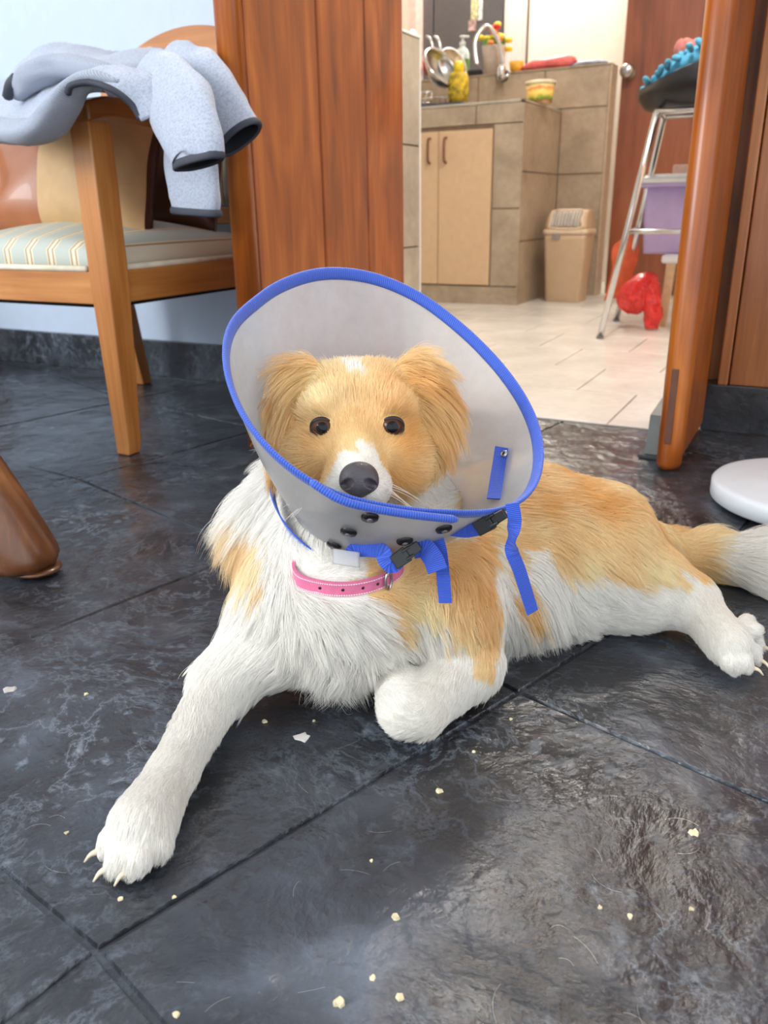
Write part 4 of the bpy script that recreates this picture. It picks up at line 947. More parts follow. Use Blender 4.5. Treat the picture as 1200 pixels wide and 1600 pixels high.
for i, (px_, py_, r_) in enumerate(((413, 1128, .003), (490, 1127, .002), (687, 1236, .0032), (617, 1433, .0036), (530, 1567, .004), (582, 1528, .0025), (625, 1558, .003), (1084, 1302, .004), (984, 1432, .0026), (937, 1418, .002), (267, 1328, .0024), (135, 1085, .0028), (104, 1302, .0022), (188, 1405, .0022), (272, 1402, .0018), (740, 1175, .002), (798, 1124, .002), (275, 1585, .0025), (1080, 1420, .0022), (580, 1045 + 300, .0018))):
    lb = {0: 'tiny crumb by the inner side of the stretched foreleg', 1: 'tiny crumb right beside the torn paper scrap', 2: 'yellowish crumb in front of the folded dog paw', 10: 'tiny crumb beside the claws of the stretched forepaw', 15: 'tiny crumb just in front of the curled paw', 11: 'small crumb between wooden table leg and stretched foreleg'}.get(i, 'tiny pale crumb lying on the open dark slate floor')
    scrap('crumb', px_, py_, r_, M_CR, lb, 'crumb', 'crumbs on the slate floor', 20 + i, 0.5)
# ------------------------------------------------------------------ the dog
CR, CU, CB = RC[:, 0], RC[:, 1], RC[:, 2]        # camera right / up / back, only to read the head's pose off the photograph
HC = P(560, 672, 0.745)                          # middle of the skull
pit = math.radians(4)
HF = CB * math.cos(pit) - CU * math.sin(pit); HU = CU * math.cos(pit) + CB * math.sin(pit); HR = CR
def hd(r, u, f): return HC + HR * r + HU * u + HF * f
PR = []                                          # primitives of the body surface
def cap(a, b, ra, rb, k=0.02, fl=None, ln=0.02, tagname='body', lift=0.35):
    a = np.asarray(a, float); b = np.asarray(b, float)
    d = (b - a) if fl is None else np.asarray(fl, float)
    PR.append(dict(t='c', a=a, b=b, ra=ra, rb=rb, k=k, fl=d / (np.linalg.norm(d) + 1e-9), ln=ln, tag=tagname, lift=lift))
def ell(c, rad, A=None, k=0.02, fl=(0, 0, -1), ln=0.02, tagname='body', lift=0.35):
    A = np.eye(3) if A is None else np.asarray(A, float)
    d = np.asarray(fl, float)
    PR.append(dict(t='e', c=np.asarray(c, float), r=np.asarray(rad, float), A=A, k=k, fl=d / np.linalg.norm(d), ln=ln, tag=tagname, lift=lift))
HA = np.array([HR, HU, HF])
down = np.array([0, 0, -1.0])
# trunk
chest = P(545, 930, 0.795); ribs = P(660, 880, 0.865); loin = P(800, 838, 0.945); rump = P(925, 850, 0.945)
cap(chest, chest + np.array([0, 0, -0.004]), 0.076, 0.073, 0.03, fl=down + 0.2 * (chest - rump), ln=0.034, tagname='chest')
cap(chest, ribs, 0.078, 0.085, 0.03, ln=0.026)
cap(ribs, loin, 0.085, 0.083, 0.03, ln=0.024)
cap(loin, rump, 0.083, 0.074, 0.03, ln=0.022)
belly = P(800, 905, 0.90)
cap(P(720, 940, 0.86), P(860, 910, 0.90), 0.05, 0.055, 0.03, fl=down + 0.5 * (rump - chest), ln=0.034, tagname='belly')
# neck
nk0 = P(520, 880, 0.815); nk1 = P(556, 745, 0.80)
cap(nk1, nk0, 0.060, 0.078, 0.03, ln=0.034, tagname='neck', lift=0.5)
cap(P(600, 800, 0.845), P(650, 860, 0.875), 0.066, 0.075, 0.03, ln=0.028, tagname='neck')
ell(P(472, 865, 0.83), (0.036, 0.04, 0.07), None, 0.03, down + 0.2 * CR * -1, 0.036, 'neck', 0.55)
cap(P(470, 770, 0.85), P(425, 830, 0.84), 0.04, 0.034, 0.03, fl=down - 0.9 * CR, ln=0.04, tagname='ruff', lift=0.8)
# image-left foreleg, stretched forward
sh = P(452, 965, 0.79); el = G(348, 1066, 0.042); wr_ = G(270, 1205, 0.027); pa = G(222, 1288, 0.026)
cap(P(500, 905, 0.80), sh, 0.056, 0.050, 0.03, fl=el - sh, ln=0.03, tagname='chest')
cap(sh, el, 0.046, 0.028, 0.022, ln=0.018, tagname='leg')
cap(el, wr_, 0.0265, 0.0175, 0.012, ln=0.009, tagname='leg')
cap(wr_, pa, 0.0185, 0.0245, 0.012, ln=0.009, tagname='leg')
TOES = []
def toe(a, b, c, r, tip):
    r = r * 0.8; cap(a, b, r * 0.95, r, 0.004, ln=0.004, tagname='paw'); cap(b, c, r, r * 0.82, 0.003, ln=0.005, tagname='paw'); TOES.append((b, c, r, tip))
for (x0, y0), (x1, y1), (x2, y2), r in (((205, 1285), (176, 1312), (166, 1328), 0.0122), ((212, 1298), (190, 1335), (180, 1353), 0.0128), ((230, 1302), (217, 1338), (210, 1356), 0.0128), ((246, 1290), (247, 1318), (245, 1333), 0.0120)):
    toe(G(x0, y0, 0.026), G(x1, y1, 0.020), G(x2, y2, 0.0125), r, True)
# image-right foreleg, folded
sh2 = P(690, 945, 0.80); el2 = G(730, 1036, 0.041); wr2 = G(654, 1108, 0.030); pt2 = G(622, 1068, 0.040)
cap(ribs, sh2, 0.07, 0.055, 0.03, fl=el2 - sh2, ln=0.024, tagname='chest')
cap(sh2, el2, 0.050, 0.034, 0.02, ln=0.015, tagname='leg')
cap(el2, wr2, 0.031, 0.0245, 0.010, ln=0.009, tagname='leg')
cap(wr2, G(628, 1106, 0.030), 0.024, 0.020, 0.008, fl=wr2 - el2, ln=0.007, tagname='leg')
cap(G(630, 1108, 0.036), pt2, 0.022, 0.021, 0.008, ln=0.006, tagname='paw')
for dx, dy in ((-16, 2), (-6, -10), (8, -10)):
    cap(pt2, G(622 + dx, 1062 + dy, 0.044), 0.012, 0.010, 0.004, ln=0.005, tagname='paw')
# hind leg stretched to the side
hip = P(905, 850, 0.93); knee = G(850, 918, 0.055); hock = G(1080, 938, 0.040); hp = G(1140, 1008, 0.028)
ell(P(900, 880, 0.92), (0.085, 0.075, 0.06), None, 0.03, hock - knee, 0.02, 'thigh')
cap(hip, knee, 0.06, 0.05, 0.03, fl=hock - knee, ln=0.02, tagname='thigh')
cap(P(925, 870, 0.93), G(1015, 905, 0.058), 0.058, 0.040, 0.025, ln=0.018, tagname='thigh')
cap(knee, G(1000, 925, 0.048), 0.048, 0.037, 0.02, ln=0.018, tagname='thigh')
cap(G(990, 918, 0.050), hock, 0.038, 0.026, 0.03, ln=0.011, tagname='leg')
cap(hock, hp, 0.0235, 0.022, 0.02, ln=0.008, tagname='leg')
for (x0, y0), (x1, y1), (x2, y2), r in (((1135, 1010), (1140, 1035), (1147, 1045), 0.0105), ((1145, 1012), (1160, 1032), (1167, 1043), 0.0115), ((1150, 1000), (1174, 1018), (1180, 1030), 0.0112), ((1148, 990), (1178, 998), (1186, 1010), 0.0100)):
    toe(G(x0, y0, 0.028), G(x1, y1, 0.020), G(x2, y2, 0.013), r, True)
for (x0, y0) in ((1168, 972), (1178, 985)):
    cap(G(1150, 990, 0.030), G(x0, y0, 0.034), 0.012, 0.009, 0.004, ln=0.006, tagname='paw')
# tail lying on the floor
tl = [P(985, 848, 0.955), G(1040, 862, 0.040), G(1100, 862, 0.036), G(1165, 872, 0.034), G(1225, 888, 0.028)]
for i, (r0, r1) in enumerate(((0.034, 0.026), (0.026, 0.024), (0.024, 0.024), (0.024, 0.010))):
    cap(tl[i], tl[i + 1], r0, r1, 0.012, ln=(0.028, 0.04, 0.075, 0.085)[i], tagname='tail', lift=0.42)
# head
bk = -HF
ell(hd(0, 0.020, -0.018), (0.060, 0.047, 0.060), HA, 0.02, bk, 0.012, 'head', 0.22)
for s in (-1, 1):
    ell(hd(s * 0.036, -0.024, 0.002), (0.034, 0.040, 0.042), HA, 0.02, bk + 0.3 * HR * s - 0.5 * HU, 0.016, 'cheek', 0.25)
    cap(hd(s * 0.030, 0.020, 0.034), hd(s * 0.018, 0.028, 0.030), 0.018, 0.016, 0.014, fl=HU + 0.4 * bk + 0.2 * s * HR, ln=0.008, tagname='face', lift=0.2)
    cap(hd(s * 0.034, -0.016, 0.038), hd(s * 0.042, -0.022, 0.022), 0.013, 0.016, 0.014, fl=bk + 0.4 * s * HR - 0.3 * HU, ln=0.008, tagname='face', lift=0.2)
    cap(hd(s * 0.013, -0.050, 0.060), hd(s * 0.011, -0.052, 0.078), 0.018, 0.014, 0.010, fl=bk + 0.5 * s * HR - 0.4 * HU, ln=0.006, tagname='muzzle', lift=0.18)
cap(hd(0, -0.012, 0.034), hd(0, -0.032, 0.062), 0.027, 0.020, 0.016, fl=HU * 0.9 + bk * 0.6, ln=0.006, tagname='muzzle', lift=0.15)
cap(hd(0, -0.032, 0.060), hd(0, -0.040, 0.084), 0.020, 0.0155, 0.010, fl=HU * 0.6 + bk, ln=0.004, tagname='muzzle', lift=0.15)
cap(hd(0, -0.060, 0.030), hd(0, -0.068, 0.062), 0.026, 0.015, 0.012, fl=bk - 0.5 * HU, ln=0.008, tagname='muzzle', lift=0.2)
# ears
def ear(s, pts, wid):
    for (p, q, r0, r1) in pts:
        a, b = hd(*p), hd(*q); ax = (b - a) / np.linalg.norm(b - a)
        nrm = (HF * 0.75 + HR * s * 0.65); nrm = nrm - ax * (nrm @ ax); nrm /= np.linalg.norm(nrm)
        ell((a + b) / 2, ((r0 + r1) / 2, np.linalg.norm(b - a) * 0.62, 0.0085), np.array([np.cross(ax, nrm), ax, nrm]), 0.004, b - a, wid, 'ear', 0.5)
ear(-1, (((-0.036, 0.056, 0.0), (-0.064, 0.036, 0.006), 0.022, 0.026), ((-0.060, 0.040, 0.006), (-0.066, -0.004, 0.012), 0.025, 0.026), ((-0.066, 0.004, 0.012), (-0.060, -0.036, 0.014), 0.022, 0.013)), 0.036)
ear(1, (((0.036, 0.057, 0.0), (0.066, 0.042, 0.004), 0.022, 0.025), ((0.060, 0.046, 0.006), (0.072, 0.006, 0.010), 0.024, 0.024), ((0.071, 0.012, 0.010), (0.066, -0.030, 0.012), 0.019, 0.011)), 0.038)

def prim_d(p, Q):
    if p['t'] == 'c':
        ab = p['b'] - p['a']; L2 = ab @ ab
        t = np.clip(((Q - p['a']) @ ab) / max(L2, 1e-12), 0, 1)
        return np.linalg.norm(Q - p['a'] - t[..., None] * ab, axis=-1) - (p['ra'] + (p['rb'] - p['ra']) * t)
    q = (Q - p['c']) @ p['A'].T
    k0 = np.linalg.norm(q / p['r'], axis=-1); k1 = np.linalg.norm(q / (p['r'] ** 2), axis=-1)
    return k0 * (k0 - 1) / np.maximum(k1, 1e-6)
def surface_nets(prims, h, lo, hi, post=None):
    lo = np.asarray(lo, float); n = np.ceil((np.asarray(hi) - lo) / h).astype(int) + 1
    D = np.full(n, 0.06, np.float32)
    ax = [lo[i] + h * np.arange(n[i]) for i in range(3)]
    for p in prims:
        mg = 0.035
        if p['t'] == 'c':
            b0 = np.minimum(p['a'] - p['ra'], p['b'] - p['rb']) - mg; b1 = np.maximum(p['a'] + p['ra'], p['b'] + p['rb']) + mg
        else:
            e = np.sqrt(((p['A'] * p['r'][:, None]) ** 2).sum(0)); b0 = p['c'] - e - mg; b1 = p['c'] + e + mg
        i0 = np.clip(np.floor((b0 - lo) / h).astype(int), 0, n - 1); i1 = np.clip(np.ceil((b1 - lo) / h).astype(int) + 1, 1, n)
        if np.any(i1 <= i0): continue
        g = np.stack(np.meshgrid(*[ax[k][i0[k]:i1[k]] for k in range(3)], indexing='ij'), -1)
        d = prim_d(p, g).astype(np.float32); sl = tuple(slice(i0[k], i1[k]) for k in range(3)); o = D[sl]; k = p['k']
        hh = np.maximum(k - np.abs(o - d), 0) / k
        if p.get('cut'): D[sl] = np.maximum(o, -d)
        else: D[sl] = np.minimum(o, d) - hh * hh * k * 0.25
    if post is not None: D = post(D, ax)
    S = D < 0
    # vertices: mean of the edge crossings in every mixed cell
    c = [S[a:n[0] - 1 + a, b:n[1] - 1 + b, e:n[2] - 1 + e] for a in (0, 1) for b in (0, 1) for e in (0, 1)]
    cnt = sum(x.astype(np.int8) for x in c); act = (cnt > 0) & (cnt < 8); idx = np.argwhere(act)
    vid = np.full(act.shape, -1, np.int64); vid[act] = np.arange(len(idx))
    acc = np.zeros((len(idx), 3)); num = np.zeros(len(idx)); offs = [(a, b, e) for a in (0, 1) for b in (0, 1) for e in (0, 1)]
    for u in range(8):
        for v in range(u + 1, 8):
            a, b = np.array(offs[u]), np.array(offs[v])
            if abs(a - b).sum() != 1: continue
            da = D[tuple((idx + a).T)]; db = D[tuple((idx + b).T)]; mk = (da < 0) != (db < 0)
            t = np.where(mk, da / np.where(mk, da - db, 1), 0)
            acc += (idx + a + t[:, None] * (b - a)) * mk[:, None]; num += mk
    V = lo + h * acc / num[:, None]; F = []
    for axn in range(3):
        b, cc = (axn + 1) % 3, (axn + 2) % 3
        s0 = [slice(None)] * 3; s1 = [slice(None)] * 3; s0[axn] = slice(0, -1); s1[axn] = slice(1, None)
        e0, e1 = S[tuple(s0)], S[tuple(s1)]; ed = np.argwhere(e0 != e1)
        ed = ed[(ed[:, b] > 0) & (ed[:, cc] > 0) & (ed[:, b] < n[b] - 1) & (ed[:, cc] < n[cc] - 1)]
        fl = e0[tuple(ed.T)]
        def cell(db, dc):
            q = ed.copy(); q[:, b] += db; q[:, cc] += dc; return vid[tuple(q.T)]
        q = np.stack([cell(-1, -1), cell(0, -1), cell(0, 0), cell(-1, 0)], 1)
        q[~fl] = q[~fl][:, ::-1]; F.append(q)
    return V, np.concatenate(F), D
def relax(V, F, it=2, lam=0.5):
    for _ in range(it):
        s = np.zeros_like(V); c = np.zeros(len(V))
        for a, b in ((0, 1), (1, 2), (2, 3), (3, 0)):
            for x_, y_ in ((a, b), (b, a)):
                s += np.stack([np.bincount(F[:, x_], V[F[:, y_], k], len(V)) for k in range(3)], 1); c += np.bincount(F[:, x_], minlength=len(V))
        V = V + lam * (s / np.maximum(c, 1)[:, None] - V)
    return V
def flatten_floor(D, ax):
    return np.maximum(D, (0.0025 - ax[2])[None, None, :].astype(np.float32))
lo = np.min([p['a'] if p['t'] == 'c' else p['c'] for p in PR], 0) - 0.12; hi = np.max([p['b'] if p['t'] == 'c' else p['c'] for p in PR], 0) + 0.12
lo[2] = -0.012; hi[2] = 0.36
BV, BF, _ = surface_nets(PR, 0.0034, lo, hi, flatten_floor)
BV = relax(BV, BF, 2, 0.4)
dog = thing('dog', (float(chest[0]), float(chest[1]), 0), 'white and golden dog lying on the slate floor inside a clear cone', 'dog')

# coat colours: seeds picked on the visible skin, carried by nearest place on the skin
def inpoly(px, py, poly):
    r = np.zeros(len(px), bool); n = len(poly)
    for i in range(n):
        x0, y0 = poly[i]; x1, y1 = poly[(i + 1) % n]
        c = ((y0 > py) != (y1 > py)) & (px < (x1 - x0) * (py - y0) / ((y1 - y0) or 1e-9) + x0); r ^= c
    return r
ORANGE = [[(575, 880), (660, 860), (760, 820), (778, 985), (770, 1060), (742, 1062), (738, 1025), (716, 1000), (694, 985), (684, 950), (650, 965), (602, 985), (578, 945), (562, 915)],
          [(700, 640), (880, 680), (970, 735), (1040, 800), (1112, 800), (1100, 905), (1040, 880), (1066, 920), (1000, 918), (940, 900), (880, 893), (850, 852), (806, 852), (832, 965), (798, 950), (785, 850), (700, 830)],
          [(362, 800), (408, 812), (420, 860), (408, 912), (362, 905)]]
WHITEF = [[(560, 684), (584, 700), (604, 735), (616, 770), (620, 830), (500, 830), (510, 770), (524, 735), (540, 705)], [(540, 555), (578, 555), (566, 590), (558, 606), (551, 590)]]
tri = np.concatenate([BF[:, [0, 1, 2]], BF[:, [0, 2, 3]]])
e1 = BV[tri[:, 1]] - BV[tri[:, 0]]; e2 = BV[tri[:, 2]] - BV[tri[:, 0]]; cr = np.cross(e1, e2); ar = np.linalg.norm(cr, axis=1) / 2
VN = np.zeros_like(BV)
for k in range(3): np.add.at(VN, tri[:, k], cr)
VN /= np.linalg.norm(VN, axis=1)[:, None] + 1e-12
def weights(Q):
    d = np.stack([prim_d(p, Q) for p in PR], 1); d -= d.min(1, keepdims=True); w = np.exp(-d / 0.007); return w / w.sum(1, keepdims=True)
HEADT = ('head', 'cheek', 'face', 'muzzle', 'ear')
ishead = np.array([p['tag'] in HEADT for p in PR], float)
isear = np.array([p['tag'] == 'ear' for p in PR], float)
seeds = []; bvh = BVHTree.FromPolygons([tuple(v) for v in BV], [tuple(map(int, q)) for q in BF])
gx, gy = np.meshgrid(np.arange(140, 1230, 7), np.arange(540, 1400, 7)); gx = gx.ravel().astype(float); gy = gy.ravel().astype(float)
og = np.zeros(len(gx), bool)
for q in ORANGE: og |= inpoly(gx, gy, q)
wf = np.zeros(len(gx), bool)
for q in WHITEF: wf |= inpoly(gx, gy, q)
hits = []
for i in range(len(gx)):
    r = ray(gx[i], gy[i]); h = bvh.ray_cast(Vector(CAM), Vector(r))
    if h[0] is not None: hits.append((i, *h[0]))
hits = np.array(hits); hp_ = hits[:, 1:]; hi_ = hits[:, 0].astype(int)
wh = weights(hp_) @ ishead > 0.5
lab = np.where(wh, ~wf[hi_], og[hi_]).astype(float)
kd = {True: KDTree(int(wh.sum())), False: KDTree(int((~wh).sum()))}
for i in range(len(hp_)): kd[bool(wh[i])].insert(Vector(hp_[i]), i)
kd[True].balance(); kd[False].balance()
def coat(Q, head):
    out = np.zeros(len(Q)); q2 = Q + 0.0045 * np.stack([snoise(Q, 90, s) + 0.8 * snoise(Q, 420, s + 9) for s in (1, 2, 3)], 1)
    for i in range(len(Q)):
        nb = kd[bool(head[i])].find_n(Vector(q2[i]), 3)
        ww = [1 / (d + 0.002) for _, _, d in nb]; out[i] = sum(w * lab[k] for w, (_, k, _) in zip(ww, nb)) / sum(ww)
    return out
LO, LW = np.array(lin((236, 178, 104))), np.array(lin((246, 240, 230)))
LO2 = np.array(lin((234, 172, 94))); LO3 = np.array(lin((253, 228, 174)))
def coat_rgb(Q, head):
    a = coat(Q, head); a = np.clip((a - 0.35) / 0.3, 0, 1); a = a * a * (3 - 2 * a)
    n1 = np.clip(0.5 + 0.28 * snoise(Q, 55, 11) , 0, 1)[:, None]
    o = LO2 + (LO3 - LO2) * n1
    return o * a[:, None] + LW * (1 - a[:, None]), a

me = bpy.data.meshes.new('body'); me.from_pydata([tuple(v) for v in BV], [], [tuple(map(int, q)) for q in BF]); me.update()
WV = weights(BV); headv = WV @ ishead > 0.5
crgb, _a = coat_rgb(BV, headv)
ca_ = me.color_attributes.new('coat', 'FLOAT_COLOR', 'POINT'); buf = np.ones((len(BV), 4), np.float32); buf[:, :3] = crgb * 0.82; ca_.data.foreach_set('color', buf.ravel())
m = NT('dog_skin'); at = m.n('ShaderNodeAttribute'); at.attribute_name = 'coat'; m.l(at.outputs[0], m.b.inputs['Base Color']); m.b.inputs['Roughness'].default_value = 0.9
m.b.inputs['Specular IOR Level'].default_value = 0.1
body = link('body', me, m.m, None, True); rel(body, dog)

# features of the face
EYE = []
for s, (ex, ey) in ((-1, (503.5, 668.5)), (1, (612.5, 667))):
    r = ray(ex, ey); h = bvh.ray_cast(Vector(CAM), Vector(r)); EYE.append((np.array(h[0]), s))
m = NT('eyeball'); nz = m.n('ShaderNodeTexNoise', Scale=60.0); m.l(m.coords(), nz.inputs['Vector'])
m.l(m.ramp(nz.outputs[0], [(0.3, lin((62, 34, 20))), (0.7, lin((92, 54, 34)))]), m.b.inputs['Base Color']); m.b.inputs['Roughness'].default_value = 0.12; m.b.inputs['Specular IOR Level'].default_value = 0.25
M_PUP = plain('pupil', (8, 7, 7), 0.10, **{'Specular IOR Level': 0.3}); M_LID = plain('eyelid', (34, 22, 18), 0.4); M_SCL = plain('eye_white', (214, 206, 200), 0.2)
for c, s in EYE:
    gaze = (CAM - c) / np.linalg.norm(CAM - c)
    gaze = gaze + 0.10 * s * HR; gaze /= np.linalg.norm(gaze)
    c0 = c - gaze * 0.0062
    gr_ = np.cross(HU, gaze); gr_ /= np.linalg.norm(gr_); gu = np.cross(gaze, gr_)
    eye = ellipsoid('eye', c0, (0.0108, 0.0108, 0.0108), M_SCL, dog, np.array([gr_, gu, gaze]), 24, 16)
    # iris and pupil as caps lying on the ball
    for nm, ang_, rr, mt in (('iris', 62, 0.0110, m.m), ('pupil', 27, 0.01112, M_PUP)):
        prof = [(rr * math.sin(math.radians(t)), rr * math.cos(math.radians(t))) for t in np.linspace(ang_, 0.01, 9)]
        o = lathe(nm, prof, mt, None, 28, c0, gaze); o.parent = eye
    for sg, nm in ((1, 'upper_eyelid'), (-1, 'lower_eyelid')):
        a_ = np.linspace(-0.1, math.pi + 0.1, 20)
        ring = [c0 + gaze * (0.0066 - 0.0030 * abs(math.cos(t)) ** 2) + gr_ * 0.0104 * math.cos(t) + gu * sg * (0.0076 if sg > 0 else 0.0080) * math.sin(t) for t in a_]
        tube(nm, ring, np.array([0.0010 + 0.0014 * math.sin(max(0, min(math.pi, t))) for t in a_]), M_LID, dog, 8, up=gaze)
# nose leather
nb = bvh.ray_cast(Vector(CAM), Vector(ray(561, 747))); NC = np.array(nb[0]) - HF * 0.006
NP = []
def nadd(t, **k): NP.append(dict(t=t, **k))
ne = lambda r, u, f: NC + HR * r + HU * u + HF * f
nadd('e', c=ne(0, 0.003, 0.004), r=np.array([0.0145, 0.0105, 0.0095]), A=HA, k=0.006)
for s in (-1, 1): nadd('e', c=ne(s * 0.0078, -0.003, 0.006), r=np.array([0.0084, 0.0088, 0.0078]), A=HA, k=0.005)
nadd('e', c=ne(0, -0.008, 0.004), r=np.array([0.0085, 0.0085, 0.0075]), A=HA, k=0.005)
for s in (-1, 1): nadd('c', a=ne(s * 0.0072, -0.0035, 0.0180), b=ne(s * 0.0120, -0.0060, 0.0095), ra=0.0056, rb=0.0030, k=0.002, cut=True)
nadd('c', a=ne(0, -0.004, 0.0165), b=ne(0, -0.016, 0.0125), ra=0.0008, rb=0.0008, k=0.001, cut=True)
nv, nf, _ = surface_nets(NP, 0.0009, NC - 0.03, NC + 0.03); nv = relax(nv, nf, 2, 0.4)
m = NT('nose_leather'); vo = m.n('ShaderNodeTexVoronoi', Scale=900.0); m.l(m.geo(), vo.inputs['Vector'])
m.b.inputs['Base Color'].default_value = (*lin((70, 64, 67)), 1); m.b.inputs['Roughness'].default_value = 0.38; m.bump(vo.outputs[0], 0.35, 0.0008)
nose = pydata('nose', nv, nf, m.m, dog)
# claws
M_CLAW = plain('claw_horn', (224, 206, 178), 0.35)
for b, c, r, tip in TOES:
    d = c - b; d[2] = 0; d /= np.linalg.norm(d)
    p0 = c + d * r * 0.55 + np.array([0, 0, 0.001]); pth = [p0, p0 + d * 0.006 + np.array([0, 0, -0.001]), p0 + d * 0.011 + np.array([0, 0, -0.006])]
    pth = spline(pth, 7); pth[:, 2] = np.maximum(pth[:, 2], 0.0022)
    tube('claw', pth, np.linspace(0.0028, 0.0007, 7), M_CLAW, dog, 8)
# paw pads of the folded paw
M_PAD = plain('paw_pad', (122, 98, 88), 0.7, noise=0.1)
for dx_, dy_, r_ in ((-8, 0, 0.0062), (3, -5, 0.0062), (14, -3, 0.0055)):
    ellipsoid('paw_pad', G(618 + dx_, 1057 + dy_, 0.052), (r_, r_, r_ * 0.8), M_PAD, dog, None, 12, 8)
# whiskers
WSK = []
for s in (-1, 1):
    for k in range(7):
        a = hd(s * (0.020 + 0.001 * k), -0.046 - 0.003 * (k % 4), 0.074 - 0.004 * k)
        d = HR * s * 1.0 + HF * (0.3 - 0.1 * k) - HU * (0.55 - 0.06 * k); d /= np.linalg.norm(d); L = 0.034 + 0.004 * (k % 3)
        WSK.append([a + d * L * t - HU * 0.010 * t * t for t in np.linspace(0, 1, 6)])

# the cone and the collars are built before the fur so the coat can part around them
# ------------------------------------------------------------------ recovery cone
C1 = np.array([-0.333, 0.643, 0.311]); CN = np.array([0.548, -0.206, 0.811]); CN /= np.linalg.norm(CN)
C2 = P(564, 774, 0.792); R2 = 0.080
def on_rim(px, py, off=0.0):
    r = ray(px, py); t = ((C1 + CN * off - CAM) @ CN) / (r @ CN); return CAM + r * t
rim_px = [(400, 470), (450, 438), (515, 422), (585, 430), (650, 457), (710, 501), (760, 547), (800, 594), (829, 642), (845, 700), (842, 740), (824, 776), (790, 794), (700, 798), (600, 788), (540, 777), (490, 755), (423, 704), (383, 653), (360, 602), (351, 548), (363, 503)]
RP = np.array([on_rim(*q) for q in rim_px])
ba = np.cross(CN, [0, 0, 1.0]); ba /= np.linalg.norm(ba); bb = np.cross(CN, ba)
th = np.unwrap(np.arctan2((RP - C1) @ bb, (RP - C1) @ ba)); rr = np.linalg.norm(RP - C1, axis=1)
if th[-1] < th[0]: th, rr = th[::-1], rr[::-1]
NT_ = 120; tt = np.linspace(0, 2 * np.pi, NT_, endpoint=False)
thx = np.concatenate([th - 2 * np.pi, th, th + 2 * np.pi]); rrx = np.concatenate([rr] * 3)
rad_t = np.interp((tt - th[0]) % (2 * np.pi) + th[0], thx, rrx)
for _ in range(6): rad_t = 0.5 * rad_t + 0.25 * (np.roll(rad_t, 1) + np.roll(rad_t, -1))
dirs = np.cos(tt)[:, None] * ba + np.sin(tt)[:, None] * bb
RIM = C1 + dirs * rad_t[:, None]; NECK = C2 + dirs * R2
cone = thing('recovery_cone', tuple(map(float, C2)), 'translucent plastic cone collar with blue fabric rim around dog head', 'cone collar')
m = NT('clear_plastic'); t = m.t; t.nodes.remove(m.b)
tr = m.n('ShaderNodeBsdfTranslucent'); tr.inputs[0].default_value = (0.98, 0.98, 0.985, 1)
df = m.n('ShaderNodeBsdfDiffuse'); df.inputs[0].default_value = (0.97, 0.97, 0.98, 1)
rf0 = m.n('ShaderNodeBsdfRefraction', Roughness=0.25, IOR=1.03); rf0.inputs[0].default_value = (0.98, 0.98, 0.99, 1)
tp = m.n('ShaderNodeBsdfTransparent'); tp.inputs[0].default_value = (0.98, 0.98, 0.99, 1)
rf = m.n('ShaderNodeMixShader'); rf.inputs[0].default_value = 0.4; m.l(tp.outputs[0], rf.inputs[1]); m.l(rf0.outputs[0], rf.inputs[2])
gl = m.n('ShaderNodeBsdfGlossy', Roughness=0.3)
sc_ = m.n('ShaderNodeTexNoise', Scale=14.0, Detail=8.0, Roughness=0.7); m.l(m.geo(), sc_.inputs['Vector'])
m1 = m.n('ShaderNodeMixShader'); m1.inputs[0].default_value = 0.45; m.l(tr.outputs[0], m1.inputs[1]); m.l(df.outputs[0], m1.inputs[2])
m2 = m.n('ShaderNodeMixShader'); m.l(m1.outputs[0], m2.inputs[1]); m.l(rf.outputs[0], m2.inputs[2])
m.l(m.ramp(sc_.outputs[0], [(0.3, (0.55, 0.55, 0.55)), (0.72, (0.40, 0.40, 0.40))]), m2.inputs[0])
fr = m.n('ShaderNodeFresnel', IOR=1.2); m3 = m.n('ShaderNodeMixShader'); m.l(fr.outputs[0], m3.inputs[0]); m.l(m2.outputs[0], m3.inputs[1]); m.l(gl.outputs[0], m3.inputs[2])
m.l(m3.outputs[0], m.out.inputs[0])
M_CLEAR = m.m
gen = (RIM - NECK); gen /= np.linalg.norm(gen, axis=1)[:, None]
tang = np.roll(RIM, -1, 0) - np.roll(RIM, 1, 0); nout = np.cross(tang, gen); nout /= np.linalg.norm(nout, axis=1)[:, None]
if ((nout * (RIM - C1)).sum(1)).mean() < 0: nout = -nout
rows = []
for s in np.linspace(-0.03, 1, 14): rows.append(NECK + (RIM - NECK) * s + nout * 0.0004 + nout * 0.004 * math.sin(math.pi * max(0, s)))
for s in np.linspace(1, -0.03, 14): rows.append(NECK + (RIM - NECK) * s - nout * 0.0004 + nout * 0.004 * math.sin(math.pi * max(0, s)))
sheet_o = loft('plastic_sheet', rows, M_CLEAR, cone, cap=False, loop=True)
cbvh = BVHTree.FromPolygons([tuple(v.co) for v in sheet_o.data.vertices], [tuple(p.vertices) for p in sheet_o.data.polygons])
M_BLUE = ribbed('blue_webbing', (44, 84, 198), 0.0016)
M_BLUE2 = ribbed('blue_binding', (52, 92, 200), 0.0022)
a8 = np.linspace(0, 2 * np.pi, 12, endpoint=False)
rings = []
for k in range(NT_):
    c = RIM[k] - gen[k] * 0.003
    rings.append(np.array([c + gen[k] * 0.0062 * math.cos(a) + nout[k] * 0.0026 * math.sin(a) for a in a8]))
loft('rim_binding', rings, M_BLUE2, cone, loop=True, uv=True)
# the overlapping end of the sheet: a second strand of binding low on the front
ov = spline([on_rim(*q) - CR * 0 + CB * 0.004 for q in ((485, 752), (530, 780), (575, 793), (640, 804), (714, 812))], 40)
tube('overlap_binding', ov, np.concatenate([[0.001], np.full(38, 0.0034), [0.002]]), M_BLUE2, cone, 10, uv=True)
